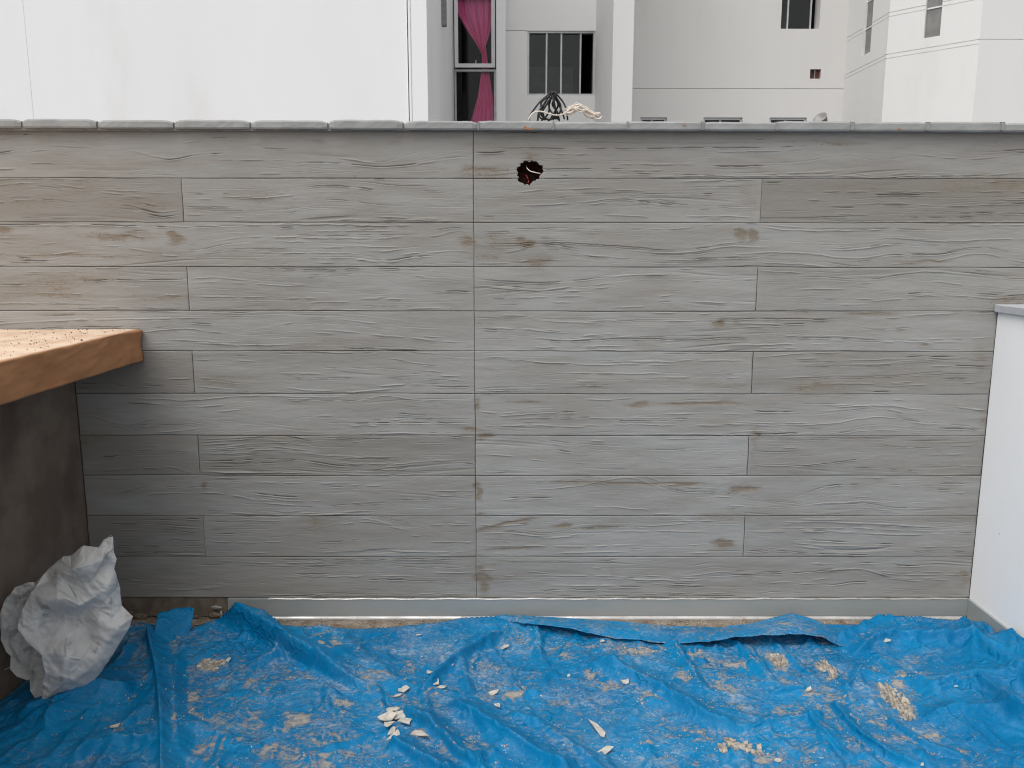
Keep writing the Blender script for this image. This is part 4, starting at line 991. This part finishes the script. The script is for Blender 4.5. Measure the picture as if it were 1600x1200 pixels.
sack_sheet('sack_mouth', NECK, [(100,740,.012),(210,800,-.02),(250,900,-.015),(180,640,.0)], [[(190,350,.04),(150,420,.055),(170,500,.035)],[(110,382,.045),(130,470,.030),(60,600,.052),(90,700,.030)],[(72,862,.065),(150,930,.035),(230,960,.0)],[(208,1020,.07),(260,1000,.02)],[(4,750,.055),(80,800,.040),(150,930,.035)]], 0.0, 33, 0.8)
BACKS = [(p[0], p[1], -.045) if not (p[0] < 320 and p[1] > 500) else (p[0]+30, p[1]-20, -.03) for p in FRONT]
BACKS = [(p[0]+(480-p[0])*0.02, p[1]+(620-p[1])*0.02, p[2]+0.03) for p in BACKS]
sack_sheet('sack_back', BACKS, [(480,400,-.09),(600,600,-.09),(500,800,-.08),(700,500,-.07),(400,1000,-.05)], [], 0.0, 44, 1.0, 3)
# frayed threads at the mouth
rng = random.Random(5)
for k in range(5):
    u, v = rng.choice([(16,1030),(12,1020),(42,1058),(20,1042),(172,840),(64,1086),(100,1080)]); p = at_y(u, v, sack_y(v)-0.09)
    q = [p, p+np.array([rng.uniform(-.012,.012), -0.004, rng.uniform(-.004,.012)]), p+np.array([rng.uniform(-.022,.022), -0.008, rng.uniform(-.012,.014)])]
    bm = bmesh.new(); tube_bm(bm, spline(q, 8), 0.0008, 4); bm_obj('loose_thread', bm, M['sack'], sack)

# ================================================================ cables on the coping
zc = zc1+0.003
def px_path(pts, ybase, jit=0.0, seed=0, n=40):
    rng = random.Random(seed); return spline([at_y(u, v, ybase+rng.uniform(-jit, jit)) for u, v in pts], n)
bm = bmesh.new()
loops = [[(858,147),(845,158),(835,170),(828,181),(827,188)], [(866,144),(872,150),(880,160),(885,172),(887,188)], [(860,148),(850,162),(842,175),(840,189)], [(862,147),(846,160),(848,176),(852,188)],
         [(868,148),(864,160),(868,172),(872,180),(874,189)], [(864,148),(853,165),(846,178),(852,185),(862,186),(868,176),(866,160),(862,148)], [(858,150),(848,168),(843,182),(850,187)], [(866,150),(872,164),(866,176),(860,186),(856,189)],
         [(862,150),(858,168),(866,180),(874,188)], [(868,150),(876,165),(874,178),(868,186)], [(862,146),(870,158),(877,172),(882,186)], [(856,158),(858,172),(852,184),(846,188)], [(870,152),(863,163),(872,178),(864,187)],
         [(866,147),(861,143),(857,149),(862,154),(869,151),(866,145),(860,147)], [(858,146),(864,150),(869,146),(865,143)]]
for k, L in enumerate(loops): tube_bm(bm, px_path(L, 0.075+0.02*math.sin(k*2.1), 0.012, k), 0.0033, 6)
tag(bm_obj('cable_coil', bm, M['black'], smooth_=True), 'tangled coil of black cable standing on top of the grey wall', 'cable')
bm = bmesh.new()
tube_bm(bm, px_path([(826,188),(828,182),(834,176),(844,174),(856,177),(868,180),(878,179),(886,174),(894,167),(902,164),(912,168),(922,175),(933,180)], 0.045, 0.003, 4, 70), 0.0024, 6)
rng = random.Random(12)
for k in range(13):
    o_ = rng.uniform(-7, 13); a = rng.uniform(-2, 14); e_ = rng.uniform(-9, 9)
    L = [(883+rng.uniform(-2,6), 169+a*0.7), (893+rng.uniform(-3,3), 164+a+3), (905+rng.uniform(-3,3), 168+o_), (918+rng.uniform(-3,3), 176+e_), (932+rng.uniform(-5,4), 182+rng.uniform(-3,4))]
    tube_bm(bm, px_path(L, 0.06+0.03*rng.random(), 0.006, 30+k), 0.0019, 6)
for k in range(3):
    c_ = (934-k, 181+k); tube_bm(bm, px_path([(c_[0]+(6-k)*math.cos(a), c_[1]+(5-k*0.8)*math.sin(a)) for a in np.linspace(0.4*k, 5.6, 10)], 0.06+0.01*k, 0.002, k), 0.0024, 6)
tag(bm_obj('cable_coil', bm, M['cream'], smooth_=True), 'bundle of cream cord lying on the coping beside the black cable', 'cable')

# ================================================================ plaster flakes, mortar cakes and crumbs on the tarpaulin
def flake_mesh(lx, ly, curl, seed, th=0.0024):
    """an angular chip, bent along a crease"""
    rng = np.random.default_rng(seed*7+1); n = int(rng.integers(5, 8)); ang = np.sort((np.arange(n)+rng.uniform(-.32, .32, n))*2*math.pi/n)
    ex = np.abs(np.cos(ang))**0.75*np.sign(np.cos(ang)); ey = np.abs(np.sin(ang))**0.75*np.sign(np.sin(ang)); rr = rng.uniform(.50, 1.12, n)
    rim = np.stack([ex*rr*lx/2, ey*rr*ly/2], -1)
    pts = np.vstack([rim, rim*0.45+rng.uniform(-.06, .06, (n, 2))*[lx, ly], [[0, 0]]])
    c = rng.uniform(-.2, .2)*lx; sk = rng.uniform(-.5, .5)
    b = np.maximum(0, pts[:, 0]-c+sk*pts[:, 1]); z = curl*1.3*b+curl*0.5*np.maximum(0, -(pts[:, 0]+0.25*lx))+rng.uniform(0, .0016, len(pts))
    z = z-z.min(); m = len(pts)
    V = np.vstack([np.c_[pts, z+th], np.c_[pts, z]]); F = []
    for k in range(n):
        q = (k+1) % n
        F += [(k, q, n+q, n+k), (m+k, m+n+k, m+n+q, m+q), (k, m+k, m+q, q)]
        F += [(n+k, n+q, 2*n), (m+n+q, m+n+k, m+2*n)]
    return mesh_py('plaster_flake', V, F)
def put_flake(u, v, lx, ly, rz, curl, seed, label, tilt=(0,0), dz=0.0, mat='flake'):
    p = on_tarp(u, v); o_ = link('plaster_flake', flake_mesh(lx*1.3, ly*1.55, curl, seed), M[mat])
    o_.location = (p[0], p[1], p[2]+0.001+dz); o_.rotation_euler = (tilt[0], tilt[1], rz)
    return tag(o_, label, 'plaster flake', 'plaster flakes on the tarpaulin')
FL = [(671,1052,.032,.016,-.9,.25,1,'pale curled flake, upper of two by the crossing tarp fold'),
 (682,1062,.030,.014,1.0,.35,2,'narrow bent flake lying in the crossing tarp fold'),
 (690,1075,.034,.012,-.15,.15,3,'small flat flake just below the bent one in the fold'),
 (632,1078,.034,.022,.5,.35,4,'curled flake between the long diagonal fold and the crossing fold'),
 (620,1088,.026,.012,.5,.1,5,'thin tan flake just above the flake pile'),
 (790,1012,.030,.020,.2,.3,6,'blocky flake below the flashing near the wall centre joint'),
 (772,1085,.036,.016,.4,.4,7,'twisted flake lying right of the crossing fold'),
 (776,1100,.044,.016,-1.0,.15,8,'long tan flake hanging below the twisted flake'),
 (612,1112,.036,.018,-.1,.05,9,'whitest oblong flake on top of the flake pile'),
 (604,1124,.036,.026,1.2,.15,10,'broad flake at the left of the flake pile'),
 (622,1122,.034,.022,.3,.2,11,'folded flake in the middle of the flake pile'),
 (633,1129,.036,.016,-.5,.15,12,'pointed flake at the right of the flake pile'),
 (606,1136,.030,.020,-.3,.2,13,'lower left flake of the flake pile'),
 (614,1146,.036,.012,1.5,.1,14,'narrow upright strip at the foot of the flake pile'),
 (616,1157,.036,.012,.35,.3,15,'curved strip lowest in the flake pile'),
 (936,1142,.110,.024,-1.30,.12,16,'long white peeled strip upright in front centre'),
 (947,1176,.046,.022,.65,.25,17,'short white flake at the foot of the long peeled strip'),
 (1383,1000,.026,.018,.1,.4,18,'white folded flake on the hem near the right corner'),
 (996,995,.016,.012,.8,.2,19,'small flake lying on the turned hem'),
 (1217,1190,.022,.014,-.2,.1,20,'square flake at the bottom edge right of centre'),
 (1263,1080,.018,.012,.6,.5,21,'small dark edged flake at the end of a short crease'),
 (180,1137,.032,.012,.3,.3,22,'tan flake in front of the sack'),
 (357,1032,.022,.013,.9,.4,23,'upright flake at the right of the left mortar crumbs'),
 (977,1065,.024,.022,.4,.45,24,'round ring shaped flake near the middle fold'),
 (656,1147,.055,.026,-.4,.1,25,'broad tan flat flake right of the flake pile'),
 (501,1015,.016,.010,.1,.3,26,'small flake on the slope behind the diagonal fold'),
 (655,993,.018,.010,.0,.2,27,'oval flake close under the metal flashing'),
 (1492,1067,.028,.008,-.4,.2,28,'thin sliver on the billow near the white wall'),
 (1440,1196,.012,.01,.3,.2,29,'tiny flake at the bottom near the right billow'),
 (940,1003,.016,.012,.3,.2,30,'small rounded flake below the turned hem'),
 (706,1030,.018,.010,.2,.2,31,'small flake on the sheet above the crossing fold'),
 (888,1057,.014,.010,.2,.2,32,'tiny pale flake left of the middle fold'),
 (258,1170,.010,.022,.2,.4,33,'small flake caught in the left pleat')]
for a in FL:
    pile = 9 <= a[6] <= 15; rt = random.Random(a[6]); a = (a[0], a[1], a[2]*(1.3 if pile else 1), a[3]*(1.3 if pile else 1), *a[4:]); put_flake(*a, tilt=((rt.uniform(-.3,.3), rt.uniform(-.3,.3)) if pile else (0, 0)), dz=(0.006 if pile else 0))
def cake(u, v, ru, rv, pieces, seed, label):
    """a cracked cake of dried mortar, its pieces jigsawed apart"""
    t = thing('mortar_cake', label, 'mortar', 'dried mortar cakes on the tarpaulin'); rng = random.Random(seed)
    c = on_tarp(u, v); t.location = c
    rx = at_z(u+ru, v, 0)[0]-at_z(u, v, 0)[0]; ry = abs(at_z(u, v+rv, 0)[1]-at_z(u, v-rv, 0)[1])/2
    pts = []
    while len(pts) < pieces:
        a, r_ = rng.uniform(0, 6.283), math.sqrt(rng.random()); q = (r_*math.cos(a), r_*math.sin(a))
        if all((q[0]-p[0])**2+(q[1]-p[1])**2 > 1.6/pieces for p in pts) or rng.random() < 0.02: pts.append(q)
    for q in pts:
        # Voronoi cell clipped from a square
        poly = [(q[0]+dx, q[1]+dy) for dx, dy in ((-.24,-.26),(.26,-.22),(.22,.26),(-.25,.23))]
        for o_ in pts:
            if o_ is q: continue
            mx, my = (q[0]+o_[0])/2, (q[1]+o_[1])/2; nx_, ny_ = o_[0]-q[0], o_[1]-q[1]; out = []
            for i in range(len(poly)):
                A, B = poly[i], poly[(i+1) % len(poly)]; da = (A[0]-mx)*nx_+(A[1]-my)*ny_; db = (B[0]-mx)*nx_+(B[1]-my)*ny_
                if da <= 0: out.append(A)
                if da*db < 0: f_ = da/(da-db); out.append((A[0]+(B[0]-A[0])*f_, A[1]+(B[1]-A[1])*f_))
            poly = out
            if len(poly) < 3: break
        if len(poly) < 3 or rng.random() < 0.08: continue
        poly = [(q[0]+(a-q[0])*0.91+rng.uniform(-.05,.05), q[1]+(b-q[1])*0.91+rng.uniform(-.05,.05)) for a, b in poly]
        bm = bmesh.new(); hh = 0.0015+0.007*rng.random()**1.6; tx, ty = rng.uniform(-.16,.16), rng.uniform(-.16,.16)
        gz = tarp_z(c[0]+q[0]*rx, c[1]+q[1]*ry)-c[2]
        B0 = [bm.verts.new((a*rx, b*ry, gz-0.001)) for a, b in poly]
        T0 = [bm.verts.new((a*rx*0.96+q[0]*rx*0.04, b*ry*0.96+q[1]*ry*0.04, gz+hh+(a-q[0])*rx*tx*3+(b-q[1])*ry*ty*3+rng.uniform(-.001,.001))) for a, b in poly]
        bm.faces.new(T0)
        for i in range(len(poly)): j = (i+1) % len(poly); bm.faces.new((B0[i], B0[j], T0[j], T0[i]))
        bm_obj('mortar_piece', bm, M['mortarcake'], t)
cake(1398,1092,16,20,60,3,'cracked mortar cake on the tarp near the right billows')
cake(1410,1112,12,14,40,14,'crumbled lower end of the cracked mortar cake at right')
cake(1142,1163,17,9,18,7,'thick broken mortar cake at bottom right of centre')
cake(1172,1172,16,10,12,11,'flat thin mortar cake beside the thick broken one')
cake(1293,1045,10,12,30,5,'small patch of broken mortar below the turned hem at right')
cake(1216,1034,11,8,24,9,'rounded patch of broken mortar below the lifted hem edge')
cake(332,1040,20,7,34,17,'scatter of broken mortar on the tarp left of the diagonal fold')

# crumbs: nobody could count them
rng = np.random.default_rng(4)
CV, CF = [], []
tet = np.array([(1,0,-.4),(-.5,.87,-.4),(-.5,-.87,-.4),(0,0,.9),(.3,.3,.6)])
def crumb(p, s):
    k = len(CV)*5
    R_ = rng.normal(size=(3, 3)); q, _ = np.linalg.qr(R_); V_ = (tet*rng.uniform(.6, 1.3, (5, 1)))@q*s
    CV.append(V_+p); CF.extend([(k,k+1,k+4),(k+1,k+2,k+3),(k+1,k+3,k+4),(k+2,k,k+3),(k,k+4,k+3),(k,k+2,k+1)])
for u, v, ru, rv, s in DP:
    for _ in range(int(ru*rv*0.10*s)+3):
        uu_, vv_ = u+rng.normal()*ru*0.6, v+rng.normal()*rv*0.6
        if vv_ > 1225 or vv_ < 972: continue
        p = at_z(uu_, vv_, 0.012)
        if not (XLW+.03 < p[0] < XRW-.03): continue
        p[2] = tarp_z(p[0], p[1])+0.001; crumb(p, min(0.007, rng.lognormal(-6.15, 0.45)))
for _ in range(1500):
    p = np.array([rng.uniform(-1.55, 1.75), rng.uniform(-1.3, -0.12), 0]); p[2] = tarp_z(p[0], p[1])+0.0006; crumb(p, min(0.005, rng.lognormal(-6.55, 0.4)))
for _ in range(900):                                              # along the strip of bare floor under the flashing
    p = np.array([rng.uniform(-1.55, 1.78), -abs(rng.normal())*0.05-0.018, 0.0]); crumb(p, min(0.007, rng.lognormal(-6.0, 0.5)))
me = mesh_py('mortar_crumbs', np.vstack(CV), CF); tag(link('mortar_crumbs', me, M['sand']), 'sandy mortar crumbs scattered over the blue tarpaulin', kind='stuff')
CV, CF = [], []
for _ in range(520):
    p = np.array([X1-0.02-abs(rng.normal())*0.28, rng.uniform(-1.3, -0.02), Zt+0.002]); crumb(p, min(0.006, rng.lognormal(-6.4, 0.5)))
me = mesh_py('wood_crumbs', np.vstack(CV), CF); tag(link('dark_crumbs', me, M['dark_render']), 'dark crumbs scattered on the kraft paper counter top', kind='stuff')
